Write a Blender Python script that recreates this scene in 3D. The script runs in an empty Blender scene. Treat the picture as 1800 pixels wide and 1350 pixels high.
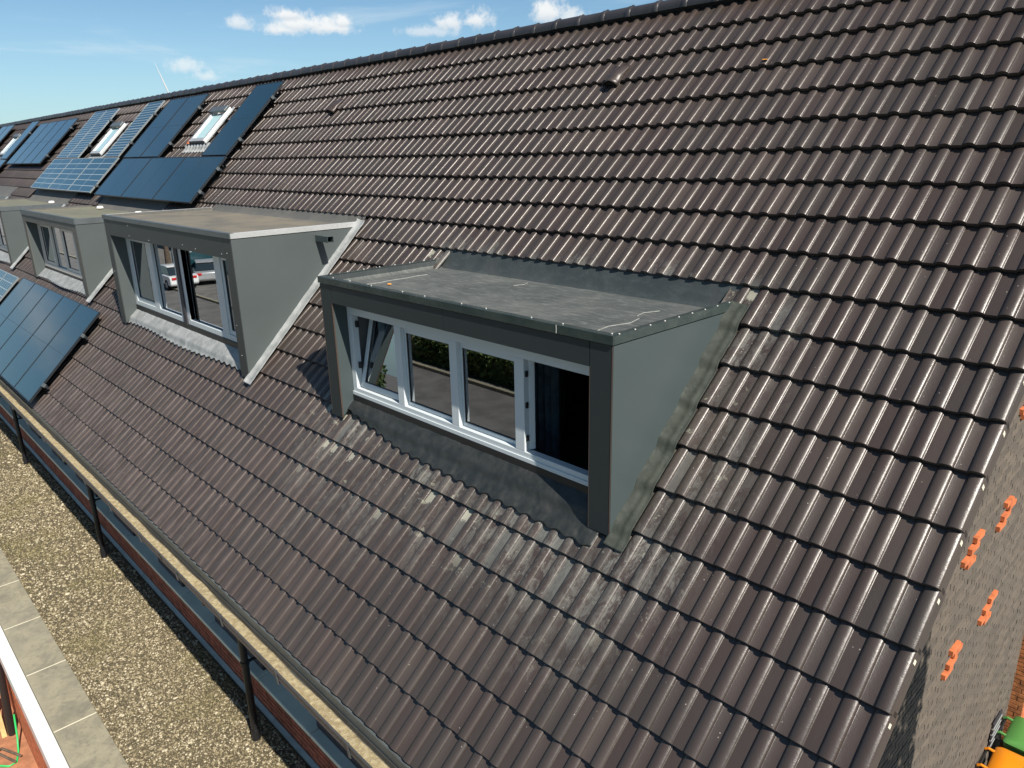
import bpy, bmesh, math, random
import numpy as np
from mathutils import Matrix, Vector
random.seed(7); RNG = np.random.default_rng(7)
S = bpy.context.scene
COL = S.collection

# ------------------------------------------------------------------ camera
cam_d = bpy.data.cameras.new('camera'); cam = bpy.data.objects.new('camera', cam_d); COL.objects.link(cam)
cam_d.sensor_width = 36.0; cam_d.lens = 26.0533; cam_d.clip_start = 0.05; cam_d.clip_end = 3000
cam.matrix_world = Matrix(((0.689104, -0.204269, 0.695277, 0.892177),
                           (0.724320, 0.223657, -0.652180, -3.740040),
                           (-0.022284, 0.953022, 0.302079, 2.152139), (0, 0, 0, 1)))
S.camera = cam
CAM = np.array([0.892177, -3.740040, 2.152139])
# ------------------------------------------------------------------ light
SUN = Vector((0.694, -0.152, 0.703)).normalized()
sun_d = bpy.data.lights.new('sun', 'SUN'); sun_d.energy = 5.0; sun_d.angle = math.radians(0.53); sun_d.color = (1.0, 0.93, 0.83)
sun = bpy.data.objects.new('sun', sun_d); COL.objects.link(sun)
sun.rotation_euler = SUN.to_track_quat('Z', 'Y').to_euler(); sun.location = (20, -8, 30)
W = bpy.data.worlds.new('World'); S.world = W; W.use_nodes = True
SKY_STRENGTH = 0.052
EXPOSURE = 0.85
S.view_settings.view_transform = 'Standard'; S.view_settings.look = 'None'
S.view_settings.exposure = EXPOSURE; S.view_settings.gamma = 1.0; S.view_settings.use_curve_mapping = False


class NT:
    """tiny helper for node trees"""
    def __init__(s, tree): s.t = tree; s.n = tree.nodes; s.l = tree.links
    def add(s, typ, **kw):
        n = s.n.new(typ)
        for k, v in kw.items(): setattr(n, k, v)
        return n
    def put(s, sock, v):
        if isinstance(v, bpy.types.NodeSocket): s.l.new(v, sock)
        elif v is not None:
            if hasattr(sock.default_value, '__len__') and not hasattr(v, '__len__'):
                sock.default_value = [v] * len(sock.default_value)
            elif hasattr(v, '__len__') and len(sock.default_value) == 4 and len(v) == 3: sock.default_value = (*v, 1)
            else: sock.default_value = v
    def m(s, op, a, b=None, c=None, clamp=False):
        n = s.add('ShaderNodeMath', operation=op, use_clamp=clamp)
        s.put(n.inputs[0], a); s.put(n.inputs[1], b) if b is not None else None
        if c is not None: s.put(n.inputs[2], c)
        return n.outputs[0]
    def v(s, op, a, b=None, out=0):
        n = s.add('ShaderNodeVectorMath', operation=op)
        s.put(n.inputs[0], a)
        if b is not None:
            if op == 'SCALE': s.put(n.inputs['Scale'], b)
            else: s.put(n.inputs[1], b)
        return n.outputs['Value'] if op in ('LENGTH', 'DOT_PRODUCT', 'DISTANCE') else n.outputs[0]
    def mix(s, f, a, b, blend='MIX'):
        n = s.add('ShaderNodeMix', data_type='RGBA', blend_type=blend)
        s.put(n.inputs[0], f); s.put(n.inputs[6], a); s.put(n.inputs[7], b)
        return n.outputs[2]
    def ramp(s, v, lo, hi, to0=0.0, to1=1.0):
        n = s.add('ShaderNodeMapRange', interpolation_type='SMOOTHSTEP')
        s.put(n.inputs[0], v); s.put(n.inputs[1], lo); s.put(n.inputs[2], hi); s.put(n.inputs[3], to0); s.put(n.inputs[4], to1)
        return n.outputs[0]
    def noise(s, vec, scale, detail=3, rough=0.55, dist=0.0):
        n = s.add('ShaderNodeTexNoise'); n.noise_dimensions = '3D'
        s.put(n.inputs['Vector'], vec); s.put(n.inputs['Scale'], scale); s.put(n.inputs['Detail'], detail)
        s.put(n.inputs['Roughness'], rough); s.put(n.inputs['Distortion'], dist)
        return n.outputs[0]
    def xyz(s, x, y, z):
        n = s.add('ShaderNodeCombineXYZ')
        s.put(n.inputs[0], x); s.put(n.inputs[1], y); s.put(n.inputs[2], z); return n.outputs[0]
    def sep(s, v):
        n = s.add('ShaderNodeSeparateXYZ'); s.put(n.inputs[0], v); return n.outputs


def build_sky():
    g = NT(W.node_tree); g.n.clear()
    out = g.add('ShaderNodeOutputWorld'); bg = g.add('ShaderNodeBackground')
    g.l.new(bg.outputs[0], out.inputs[0]); bg.inputs[1].default_value = SKY_STRENGTH
    sky = g.add('ShaderNodeTexSky', sky_type='NISHITA'); sky.sun_disc = False
    sky.sun_elevation = math.asin(SUN.z); sky.sun_rotation = math.atan2(SUN.x, SUN.y)
    sky.air_density = 1.0; sky.dust_density = 0.6; sky.ozone_density = 1.6; sky.altitude = 0
    d = g.add('ShaderNodeTexCoord').outputs['Generated']
    n1 = g.m('SUBTRACT', g.noise(d, 75, 7, 0.66), 0.5)
    n2 = g.m('SUBTRACT', g.noise(d, 28, 3, 0.5), 0.5)
    # small fair-weather cumulus: (azimuth, elevation, half width, half height in degrees, density)
    lobes = [(150.9, 8.35, 1.7, .72, 1), (148.9, 8.15, 1.9, .6, 1), (151.6, 8.9, 1.1, .5, 1), (152.1, 8.0, 1.3, .5, 1), (148.0, 8.5, .9, .5, 1),
             (154.8, 8.35, .8, .5, .75), (140.6, 8.45, 1.0, .65, .9), (138.7, 8.6, 1.3, .7, .95), (142.1, 7.9, 1.8, .45, .55),
             (133.6, 8.95, 1.3, .9, 1.0), (132.2, 8.6, 1.3, .6, .8), (158.5, 5.6, 1.4, .55, .6), (157.3, 5.1, 1.0, .4, .6),
             (126, 10.5, 1.6, .8, .8), (119, 9, 2.3, .9, .9), (176, 8, 2.0, .8, .9), (190, 10, 3, 1.1, .9), (205, 13, 3.4, 1.4, .9), (226, 12, 3, 1.2, .9),
             (240, 18, 4.5, 1.8, .9), (262, 13, 3, 1.2, .9), (282, 20, 4.5, 1.7, .9), (305, 12, 3.2, 1.3, .9), (330, 18, 4, 1.6, .8), (85, 12, 3, 1.2, .9), (60, 18, 4, 1.5, .9), (20, 14, 4, 1.5, .9)]
    total = None
    for az, el, hw, hh, den in lobes:
        a, e = math.radians(az), math.radians(el)
        c = Vector((math.cos(a) * math.cos(e), math.sin(a) * math.cos(e), math.sin(e)))
        rt = Vector((-math.sin(a), math.cos(a), 0)); up = c.cross(rt) * -1
        if up.z < 0: up = -up
        o = g.v('SUBTRACT', d, tuple(c))
        r = g.m('DIVIDE', g.v('DOT_PRODUCT', o, tuple(rt)), math.radians(hw)); u = g.m('DIVIDE', g.v('DOT_PRODUCT', o, tuple(up)), math.radians(hh))
        u = g.m('SUBTRACT', u, g.m('MULTIPLY', g.m('MINIMUM', u, 0.0), -0.5))      # flatter underside
        ln = g.m('SQRT', g.m('ADD', g.m('MULTIPLY', r, r), g.m('MULTIPLY', u, u)))
        val = g.m('MULTIPLY', g.ramp(g.m('ADD', ln, g.m('ADD', g.m('MULTIPLY', n1, 2.6), g.m('MULTIPLY', n2, 1.3))), 1.40, 0.20), den)
        lo = g.m('MULTIPLY', val, g.ramp(u, 0.35, -0.9))
        total = (val, lo) if total is None else (g.m('MAXIMUM', total[0], val), g.m('MAXIMUM', total[1], lo))
    s = g.sep(d)
    wv = g.xyz(g.m('MULTIPLY', s[0], 5), g.m('MULTIPLY', s[1], 5), g.m('MULTIPLY', s[2], 34))
    wisp = g.m('MULTIPLY', g.ramp(g.noise(wv, 1.0, 5, 0.6, 0.6), 0.50, 0.78), g.ramp(s[2], 0.0, 0.06, 0.0, 0.30))
    # a cool, slightly teal cast as in the picture's sky, hazier low down
    base = g.mix(1.0, sky.outputs[0], (0.78, 1.00, 1.12), 'MULTIPLY')
    base = g.mix(g.ramp(s[2], 0.22, 0.0, 0.0, 0.30), base, (6.4, 9.6, 11.4))
    base = g.mix(wisp, base, (8.6, 9.6, 10.0))
    cc = g.mix(g.m('MULTIPLY', total[1], 0.8), (10.9, 10.8, 10.5), (7.6, 8.1, 8.5))
    base = g.mix(g.m('MULTIPLY', total[0], 0.85), base, cc)
    g.l.new(base, bg.inputs[0])
build_sky()

# ------------------------------------------------------------------ materials
def mat(name, col=(.5, .5, .5), rough=.6, metal=0.0, spec=.5, var=0.0, vscale=4, col2=None, bump=0.0, bscale=60, coat=0.0, rvar=0.0):
    m = bpy.data.materials.new(name); m.use_nodes = True
    g = NT(m.node_tree); p = g.n['Principled BSDF']
    p.inputs['Roughness'].default_value = rough; p.inputs['Metallic'].default_value = metal
    p.inputs['Specular IOR Level'].default_value = spec; p.inputs['Coat Weight'].default_value = coat
    pos = g.add('ShaderNodeNewGeometry').outputs['Position']
    if var or col2:
        f = g.noise(pos, vscale, 5, .6)
        c2 = col2 or tuple(c * (1 - var) for c in col)
        c = g.mix(g.ramp(f, .35, .68), tuple(min(1, c * (1 + (var if not col2 else 0))) for c in col), c2)
        g.l.new(c, p.inputs['Base Color'])
    else: p.inputs['Base Color'].default_value = (*col, 1)
    if rvar:
        g.l.new(g.ramp(g.noise(pos, vscale * 2.3, 4, .6), .3, .7, rough - rvar, rough + rvar), p.inputs['Roughness'])
    if bump:
        b = g.add('ShaderNodeBump'); b.inputs['Strength'].default_value = 1; b.inputs['Distance'].default_value = bump
        g.l.new(g.noise(pos, bscale, 4, .6), b.inputs['Height']); g.l.new(b.outputs[0], p.inputs['Normal'])
    return m

G = 0.15 * 2.20845        # exposed length of a tile course (m)
RW = 0.15                 # roll spacing
D1 = dict(x0=-5.34, x1=-1.853)

def tile_material():
    m = bpy.data.materials.new('brown_tile'); m.use_nodes = True
    g = NT(m.node_tree); p = g.n['Principled BSDF']
    pos = g.add('ShaderNodeNewGeometry').outputs['Position']; s = g.sep(pos)
    X = s[0]; V = g.m('MULTIPLY', g.m('ADD', s[1], s[2]), 0.70711)
    cx = g.m('FLOOR', g.m('DIVIDE', g.m('SUBTRACT', X, 0.003), 2 * RW)); cv = g.m('FLOOR', g.m('DIVIDE', g.m('ADD', V, 0.006), G))
    wn = g.add('ShaderNodeTexWhiteNoise', noise_dimensions='3D'); g.put(wn.inputs[0], g.xyz(cx, cv, 3.0)); rnd = wn.outputs[0]
    # alternate warm brown and greyer batches, as the tiles come
    c = g.mix(g.ramp(rnd, .1, .9), (.0405, .0298, .0255), (.0378, .0300, .0256))
    c = g.mix(g.ramp(g.m('FRACT', g.m('MULTIPLY', rnd, 7.3)), .70, .95, 0, .55), c, (.058, .044, .037))
    big = g.noise(g.xyz(X, V, 0.0), 0.9, 4, .6)
    c = g.mix(g.ramp(big, .45, .72, 0, .22), c, (.058, .050, .045))
    st = g.xyz(g.m('MULTIPLY', X, 16), g.m('MULTIPLY', V, 3.2), 0.0)
    streak = g.noise(st, 1.0, 5, .65)
    # dusty film, heaviest on the lower courses at the far left
    low = g.m('MULTIPLY', g.ramp(V, 0.4, -2.2), g.ramp(X, -2.5, -8.0))
    c = g.mix(g.m('MULTIPLY', g.m('MULTIPLY', low, g.ramp(streak, .36, .66)), .45), c, (.110, .084, .077))
    # mortar dust left round the new dormer
    hx = (D1['x1'] - D1['x0']) / 2; mx = (D1['x1'] + D1['x0']) / 2
    dx = g.m('MAXIMUM', g.m('SUBTRACT', g.m('ABSOLUTE', g.m('SUBTRACT', X, mx)), hx), 0.0)
    dvl = g.m('MAXIMUM', g.m('SUBTRACT', -0.45, V), 0.0); dvu = g.m('MAXIMUM', g.m('SUBTRACT', V, 1.50), 0.0)
    dd = g.m('SQRT', g.m('ADD', g.m('MULTIPLY', dx, g.m('MULTIPLY', dx, 1.6)), g.m('ADD', g.m('MULTIPLY', g.m('MULTIPLY', dvl, dvl), 0.75), g.m('MULTIPLY', dvu, g.m('MULTIPLY', dvu, 7.0)))))
    near = g.ramp(g.m('ADD', dd, g.m('MULTIPLY', g.m('SUBTRACT', g.noise(g.xyz(X, V, 1.0), 2.2, 3, .5), .5), 1.0)), 1.05, 0.05)
    rnd2 = g.ramp(g.m('FRACT', g.m('MULTIPLY', rnd, 13.7)), .15, .9, .25, 1.0)
    smear = g.ramp(g.noise(g.xyz(g.m('MULTIPLY', X, 9), g.m('MULTIPLY', V, 4.5), 2.0), 1.6, 7, .75, .6), .42, .56)
    fr = g.m('FRACT', g.m('DIVIDE', g.m('MULTIPLY', X, -1.0), RW))
    chan = g.ramp(fr, .45, .62, .55, 1.0)
    drip = g.ramp(g.noise(g.xyz(g.m('MULTIPLY', X, 60), g.m('MULTIPLY', V, 3), 4.0), 1.0, 5, .7, .3), .42, .56)
    scuff = g.ramp(g.noise(g.xyz(g.m('MULTIPLY', X, 30), g.m('MULTIPLY', V, 30), 9.0), 1.0, 6, .75, .3), .47, .60)
    dm = g.m('MULTIPLY', g.m('MULTIPLY', g.m('MULTIPLY', near, smear), rnd2), g.m('MULTIPLY', chan, g.m('ADD', .35, g.m('MULTIPLY', g.m('MAXIMUM', drip, scuff), .65))))
    c = g.mix(g.m('MULTIPLY', dm, .95), c, (.145, .145, .130))
    bl = g.m('MULTIPLY', near, g.ramp(g.noise(g.xyz(g.m('MULTIPLY', X, 5), g.m('MULTIPLY', V, 5), 7.0), 1.7, 7, .72, .2), .61, .65))
    c = g.mix(g.m('MULTIPLY', bl, .75), c, (.21, .21, .165))
    # single pans cut or rubbed pale while the dormer was fitted, and cement caught under the laps
    wr_ = g.add('ShaderNodeTexWhiteNoise', noise_dimensions='3D'); g.put(wr_.inputs[0], g.xyz(g.m('FLOOR', g.m('DIVIDE', X, RW)), cv, 8.0))
    near2 = g.ramp(dd, .75, .25)
    pan = g.m('MULTIPLY', g.m('MULTIPLY', g.ramp(wr_.outputs[0], .78, .80), g.ramp(fr, .50, .56)), near2)
    c = g.mix(g.m('MULTIPLY', pan, .62), c, (.105, .108, .100))
    sepw = g.add('ShaderNodeSeparateColor'); g.put(sepw.inputs[0], wr_.outputs[1])
    fv = g.m('FRACT', g.m('DIVIDE', g.m('ADD', V, 0.006), G))
    cem = g.m('MULTIPLY', g.m('MULTIPLY', g.ramp(sepw.outputs[1], .84, .86), near2), g.ramp(g.m('ADD', fv, g.m('MULTIPLY', g.m('SUBTRACT', g.noise(pos, 26, 5, .7), .5), .7)), .66, .74))
    c = g.mix(g.m('MULTIPLY', g.m('MULTIPLY', cem, g.ramp(fr, .46, .56)), .85), c, (.27, .265, .215))
    # pale specks and droppings
    vo = g.add('ShaderNodeTexVoronoi', feature='F1'); g.put(vo.inputs['Vector'], pos); vo.inputs['Scale'].default_value = 26
    sp = g.m('MULTIPLY', g.ramp(vo.outputs['Distance'], .13, .06), g.m('MAXIMUM', g.ramp(g.noise(pos, 3.1, 2, .5), .5, .62), near))
    sepc = g.add('ShaderNodeSeparateColor'); g.put(sepc.inputs[0], vo.outputs['Color'])
    sp = g.m('MULTIPLY', sp, g.ramp(sepc.outputs[0], .55, .75))
    c = g.mix(g.m('MULTIPLY', sp, .6), c, (.36, .34, .29))
    g.l.new(c, p.inputs['Base Color'])
    rgh = g.m('ADD', g.m('ADD', g.ramp(streak, .3, .7, .30, .36), g.m('MULTIPLY', rnd2, .05)), g.m('ADD', g.m('MULTIPLY', dm, .12), g.m('MULTIPLY', low, .13)))
    g.l.new(rgh, p.inputs['Roughness']); p.inputs['Specular IOR Level'].default_value = .52
    b = g.add('ShaderNodeBump'); b.inputs['Distance'].default_value = .0009; b.inputs['Strength'].default_value = .8
    g.l.new(g.m('ADD', g.noise(pos, 190, 3, .6), g.m('MULTIPLY', g.noise(pos, 14, 3, .6), 2.5)), b.inputs['Height']); g.l.new(b.outputs[0], p.inputs['Normal'])
    return m

M = {}
M['tile'] = tile_material()
M['ridge'] = mat('ridge_clay', (.030, .028, .030), .42, spec=.5, var=.15, vscale=3, bump=.0008, bscale=160, rvar=.06)
M['deck'] = mat('roof_underlay', (.012, .012, .012), .9)
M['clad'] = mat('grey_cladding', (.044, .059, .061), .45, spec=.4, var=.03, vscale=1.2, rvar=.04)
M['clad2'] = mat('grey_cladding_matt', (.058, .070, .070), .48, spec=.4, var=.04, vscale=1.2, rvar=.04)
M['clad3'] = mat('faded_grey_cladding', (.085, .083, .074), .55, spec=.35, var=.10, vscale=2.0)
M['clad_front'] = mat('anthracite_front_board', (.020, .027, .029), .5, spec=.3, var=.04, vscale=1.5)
M['clad2_shaded'] = mat('grey_cladding_shaded', (.036, .041, .040), .5, spec=.35, var=.05, vscale=1.5)  # darker copy of clad2: the front's weaker light is put into the colour
M['clad_edge'] = mat('panel_core', (.045, .028, .020), .8)
M['trim'] = mat('dark_metal_trim', (.030, .046, .046), .30, metal=.3, var=.25, vscale=5, col2=(.050, .066, .063), rvar=.08)
M['alu'] = mat('bright_aluminium', (.46, .47, .47), .42, metal=.5, var=.05)
M['alu_dark'] = mat('dull_aluminium', (.10, .115, .12), .42, metal=.4, var=.1)
M['white_pvc'] = mat('white_window_frame', (.50, .545, .565), .30, spec=.5)
M['cream_pvc'] = mat('cream_window_frame', (.66, .60, .54), .35, spec=.5)
M['black'] = mat('black_plastic', (.012, .012, .013), .45)
M['black_metal'] = mat('black_painted_metal', (.010, .010, .011), .38)
M['lead'] = mat('grey_lead', (.036, .042, .035), .7, spec=.2, var=.2, vscale=11, col2=(.022, .027, .023), bump=.004, bscale=16, rvar=.1)
M['lead_dark'] = mat('dark_lead', (.012, .015, .015), .55, var=.2, vscale=8, col2=(.024, .026, .025), bump=.004, bscale=14, rvar=.1)
M['lead_white'] = mat('bright_lead', (.25, .26, .26), .62, var=.2, vscale=6, col2=(.16, .172, .172), bump=.007, bscale=14)
M['room_wall'] = mat('room_wall', (.16, .17, .18), .9)
M['room_floor'] = mat('room_floor', (.07, .075, .08), .6)
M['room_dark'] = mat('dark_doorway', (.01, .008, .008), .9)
M['curtain'] = mat('blue_grey_curtain', (.075, .11, .135), .9, var=.2, vscale=12)
M['curtain_pale'] = mat('pale_curtain', (.36, .30, .23), .9, var=.1)
M['cardboard'] = mat('cream_box', (.62, .58, .45), .8)
M['sill'] = mat('painted_sill', (.50, .52, .44), .5, var=.06, vscale=3)
def brick_mat(name, a, b, c3):
    m = bpy.data.materials.new(name); m.use_nodes = True; g = NT(m.node_tree); p = g.n['Principled BSDF']
    pos = g.add('ShaderNodeNewGeometry').outputs['Position']; s = g.sep(pos)
    row = g.m('FLOOR', g.m('DIVIDE', g.m('ADD', s[2], 5.906), .0625))
    al = g.m('FLOOR', g.m('ADD', g.m('DIVIDE', g.m('ADD', s[0], s[1]), .222), g.m('MULTIPLY', row, .5)))
    wn = g.add('ShaderNodeTexWhiteNoise', noise_dimensions='3D'); g.put(wn.inputs[0], g.xyz(al, row, 1.0))
    c = g.mix(wn.outputs[0], a, b); c = g.mix(g.ramp(g.noise(pos, 1.3, 4, .6), .4, .7, 0, .5), c, c3); c = g.mix(g.ramp(g.noise(pos, 55, 4, .7), .45, .7, 0, .45), c, tuple(v * .55 for v in a))
    g.l.new(c, p.inputs['Base Color']); p.inputs['Roughness'].default_value = .92
    bp = g.add('ShaderNodeBump'); bp.inputs['Distance'].default_value = .003; g.l.new(g.noise(pos, 70, 4, .6), bp.inputs['Height']); g.l.new(bp.outputs[0], p.inputs['Normal']); return m
M['mortar'] = mat('mortar', (.072, .060, .047), .95, bump=.002, bscale=90)
M['zinc'] = mat('zinc_sheet', (.20, .22, .21), .5, metal=.1, var=.15, vscale=5)
M['concrete'] = None
M['white_paint'] = mat('white_trim', (.62, .62, .59), .40, var=.03)
M['brick_dark'] = brick_mat('grey_brown_brick', (.118, .096, .074), (.070, .058, .046), (.085, .074, .060))
M['brick_orange'] = mat('orange_brick', (.42, .115, .038), .85, var=.2, vscale=14, bump=.002, bscale=80)
M['brick_red'] = mat('red_brick', (.30, .082, .042), .9, var=.3, vscale=9, bump=.002, bscale=80)
M['brick_rust'] = mat('rust_brick', (.36, .13, .045), .9, var=.35, vscale=11, bump=.002, bscale=80)
M['pier'] = mat('dark_cladding', (.030, .026, .032), .6)

def membrane(name, c1, c2, streak_amt=1.0):
    m = bpy.data.materials.new(name); m.use_nodes = True
    g = NT(m.node_tree); p = g.n['Principled BSDF']
    pos = g.add('ShaderNodeNewGeometry').outputs['Position']; s = g.sep(pos)
    c = g.mix(g.ramp(g.noise(pos, 1.7, 6, .65, .4), .36, .66), c1, c2)
    fine = g.noise(g.xyz(g.m('MULTIPLY', s[0], 3), g.m('MULTIPLY', s[1], 14), s[2]), 2.0, 6, .7, .5)
    c = g.mix(g.ramp(fine, .46, .72, 0, .62 * streak_amt), c, tuple(min(1, v * 1.9) for v in c2))
    c = g.mix(g.ramp(g.noise(pos, 7, 6, .7, 1.0), .5, .72, 0, .5 * streak_amt), c, tuple(v * .8 for v in c1))
    g.l.new(c, p.inputs['Base Color']); p.inputs['Roughness'].default_value = .72
    b = g.add('ShaderNodeBump'); b.inputs['Distance'].default_value = .004
    g.l.new(g.noise(pos, 9, 5, .6), b.inputs['Height']); g.l.new(b.outputs[0], p.inputs['Normal'])
    return m
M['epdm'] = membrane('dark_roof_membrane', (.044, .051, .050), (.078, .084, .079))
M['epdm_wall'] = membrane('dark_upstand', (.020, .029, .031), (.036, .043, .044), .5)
M['bitumen_tan'] = membrane('tan_bitumen', (.150, .132, .098), (.098, .093, .078), .3)
M['bitumen_green'] = membrane('green_grey_bitumen', (.14, .138, .095), (.105, .105, .078), .3)
M['bitumen_grey'] = membrane('grey_bitumen', (.095, .092, .083), (.075, .075, .070), .3)
M['stain'] = mat('chalky_streak', (.17, .18, .17), .8, var=.2, vscale=30)

def slab_material():
    m = bpy.data.materials.new('concrete_slab'); m.use_nodes = True
    g = NT(m.node_tree); p = g.n['Principled BSDF']
    pos = g.add('ShaderNodeNewGeometry').outputs['Position']; s = g.sep(pos)
    cell = g.m('FLOOR', g.m('DIVIDE', s[0], 1.3))
    wn = g.add('ShaderNodeTexWhiteNoise', noise_dimensions='1D'); g.put(wn.inputs['W'], cell)
    c = g.mix(g.ramp(g.noise(pos, 3.2, 6, .7, .5), .36, .64), (.250, .225, .155), (.150, .138, .098))
    c = g.mix(g.ramp(g.noise(pos, 16, 5, .7), .48, .7, 0, .55), c, (.100, .094, .070))
    c = g.mix(g.ramp(g.m('ADD', s[1], g.m('MULTIPLY', g.m('SUBTRACT', g.noise(pos, 6, 4, .6), .5), .3)), -2.78, -2.98, 0, .45), c, (.27, .245, .17))
    c = g.mix(g.ramp(wn.outputs[0], 0, 1, 0, .25), c, (.21, .20, .16))
    vo = g.add('ShaderNodeTexVoronoi'); vo.inputs['Scale'].default_value = 18; g.put(vo.inputs['Vector'], pos)
    c = g.mix(g.ramp(vo.outputs['Distance'], .09, .05, 0, .5), c, (.45, .43, .34))
    g.l.new(c, p.inputs['Base Color']); p.inputs['Roughness'].default_value = .88
    b = g.add('ShaderNodeBump'); b.inputs['Distance'].default_value = .002
    g.l.new(g.noise(pos, 70, 5, .6), b.inputs['Height']); g.l.new(b.outputs[0], p.inputs['Normal'])
    return m
M['concrete'] = slab_material()

def pebble_material():
    m = bpy.data.materials.new('pebbles'); m.use_nodes = True
    g = NT(m.node_tree); p = g.n['Principled BSDF']
    a = g.add('ShaderNodeAttribute', attribute_name='tone'); t = a.outputs['Fac']
    pos = g.add('ShaderNodeNewGeometry').outputs['Position']
    c = g.mix(g.ramp(t, 0, .55), (.070, .056, .030), (.205, .168, .098))
    c = g.mix(g.ramp(t, .6, 1.0), c, (.40, .355, .25))
    c = g.mix(g.ramp(g.noise(pos, 1.1, 4, .6), .48, .68, 0, .5), c, (.12, .105, .035))
    g.l.new(c, p.inputs['Base Color']); p.inputs['Roughness'].default_value = .8
    return m
M['pebble'] = pebble_material()
M['grit'] = mat('grit_bed', (.075, .062, .035), .95, var=.5, vscale=40, bump=.012, bscale=60)
M['moss'] = mat('gutter_silt', (.22, .175, .095), .95, var=.35, vscale=22, col2=(.33, .28, .17), bump=.006, bscale=90)
M['gutter'] = mat('grey_gutter', (.060, .064, .066), .45, metal=.2, var=.1)

def glass(name, tint, refl, rough=0.0):
    m = bpy.data.materials.new(name); m.use_nodes = True
    g = NT(m.node_tree); g.n.clear()
    o = g.add('ShaderNodeOutputMaterial'); mx = g.add('ShaderNodeMixShader')
    tr = g.add('ShaderNodeBsdfTransparent'); gl = g.add('ShaderNodeBsdfGlossy')
    tr.inputs[0].default_value = (*tint, 1); gl.inputs[0].default_value = (.92, .96, 1, 1); gl.inputs['Roughness'].default_value = rough
    lw = g.add('ShaderNodeFresnel'); lw.inputs[0].default_value = 1.52
    f = g.m('ADD', g.m('MULTIPLY', lw.outputs[0], 1.9), refl, clamp=True)
    g.l.new(f, mx.inputs[0]); g.l.new(tr.outputs[0], mx.inputs[1]); g.l.new(gl.outputs[0], mx.inputs[2]); g.l.new(mx.outputs[0], o.inputs[0])
    return m
M['glass'] = glass('window_glass', (.55, .62, .64), .20)
M['skyglass'] = mat('roof_window_glass', (.42, .60, .58), .08, spec=.9, coat=.5)

def panel_material(name, col, rough):
    m = mat(name, col, rough, spec=.5, coat=.12); return m
M['pv_black'] = panel_material('black_solar_cells', (.005, .022, .030), .12)
M['pv_blue'] = panel_material('blue_solar_cells', (.008, .034, .046), .15)
M['pv_back'] = mat('white_backsheet', (.30, .35, .36), .3, spec=.6)
M['pv_frame'] = mat('black_panel_frame', (.028, .034, .040), .35, metal=.5)
M['pv_frame_alu'] = mat('silver_panel_frame', (.28, .31, .32), .4, metal=.6)


# ------------------------------------------------------------------ mesh builder
R2 = math.sqrt(.5)
ROOF = Matrix(((1, 0, 0, 0), (0, R2, -R2, 0), (0, R2, R2, 0), (0, 0, 0, 1)))   # roof coordinates (x, up-slope, normal) -> world
def RF(x, v, h): return (x, R2 * (v - h), R2 * (v + h))
ORIG = {}

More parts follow.
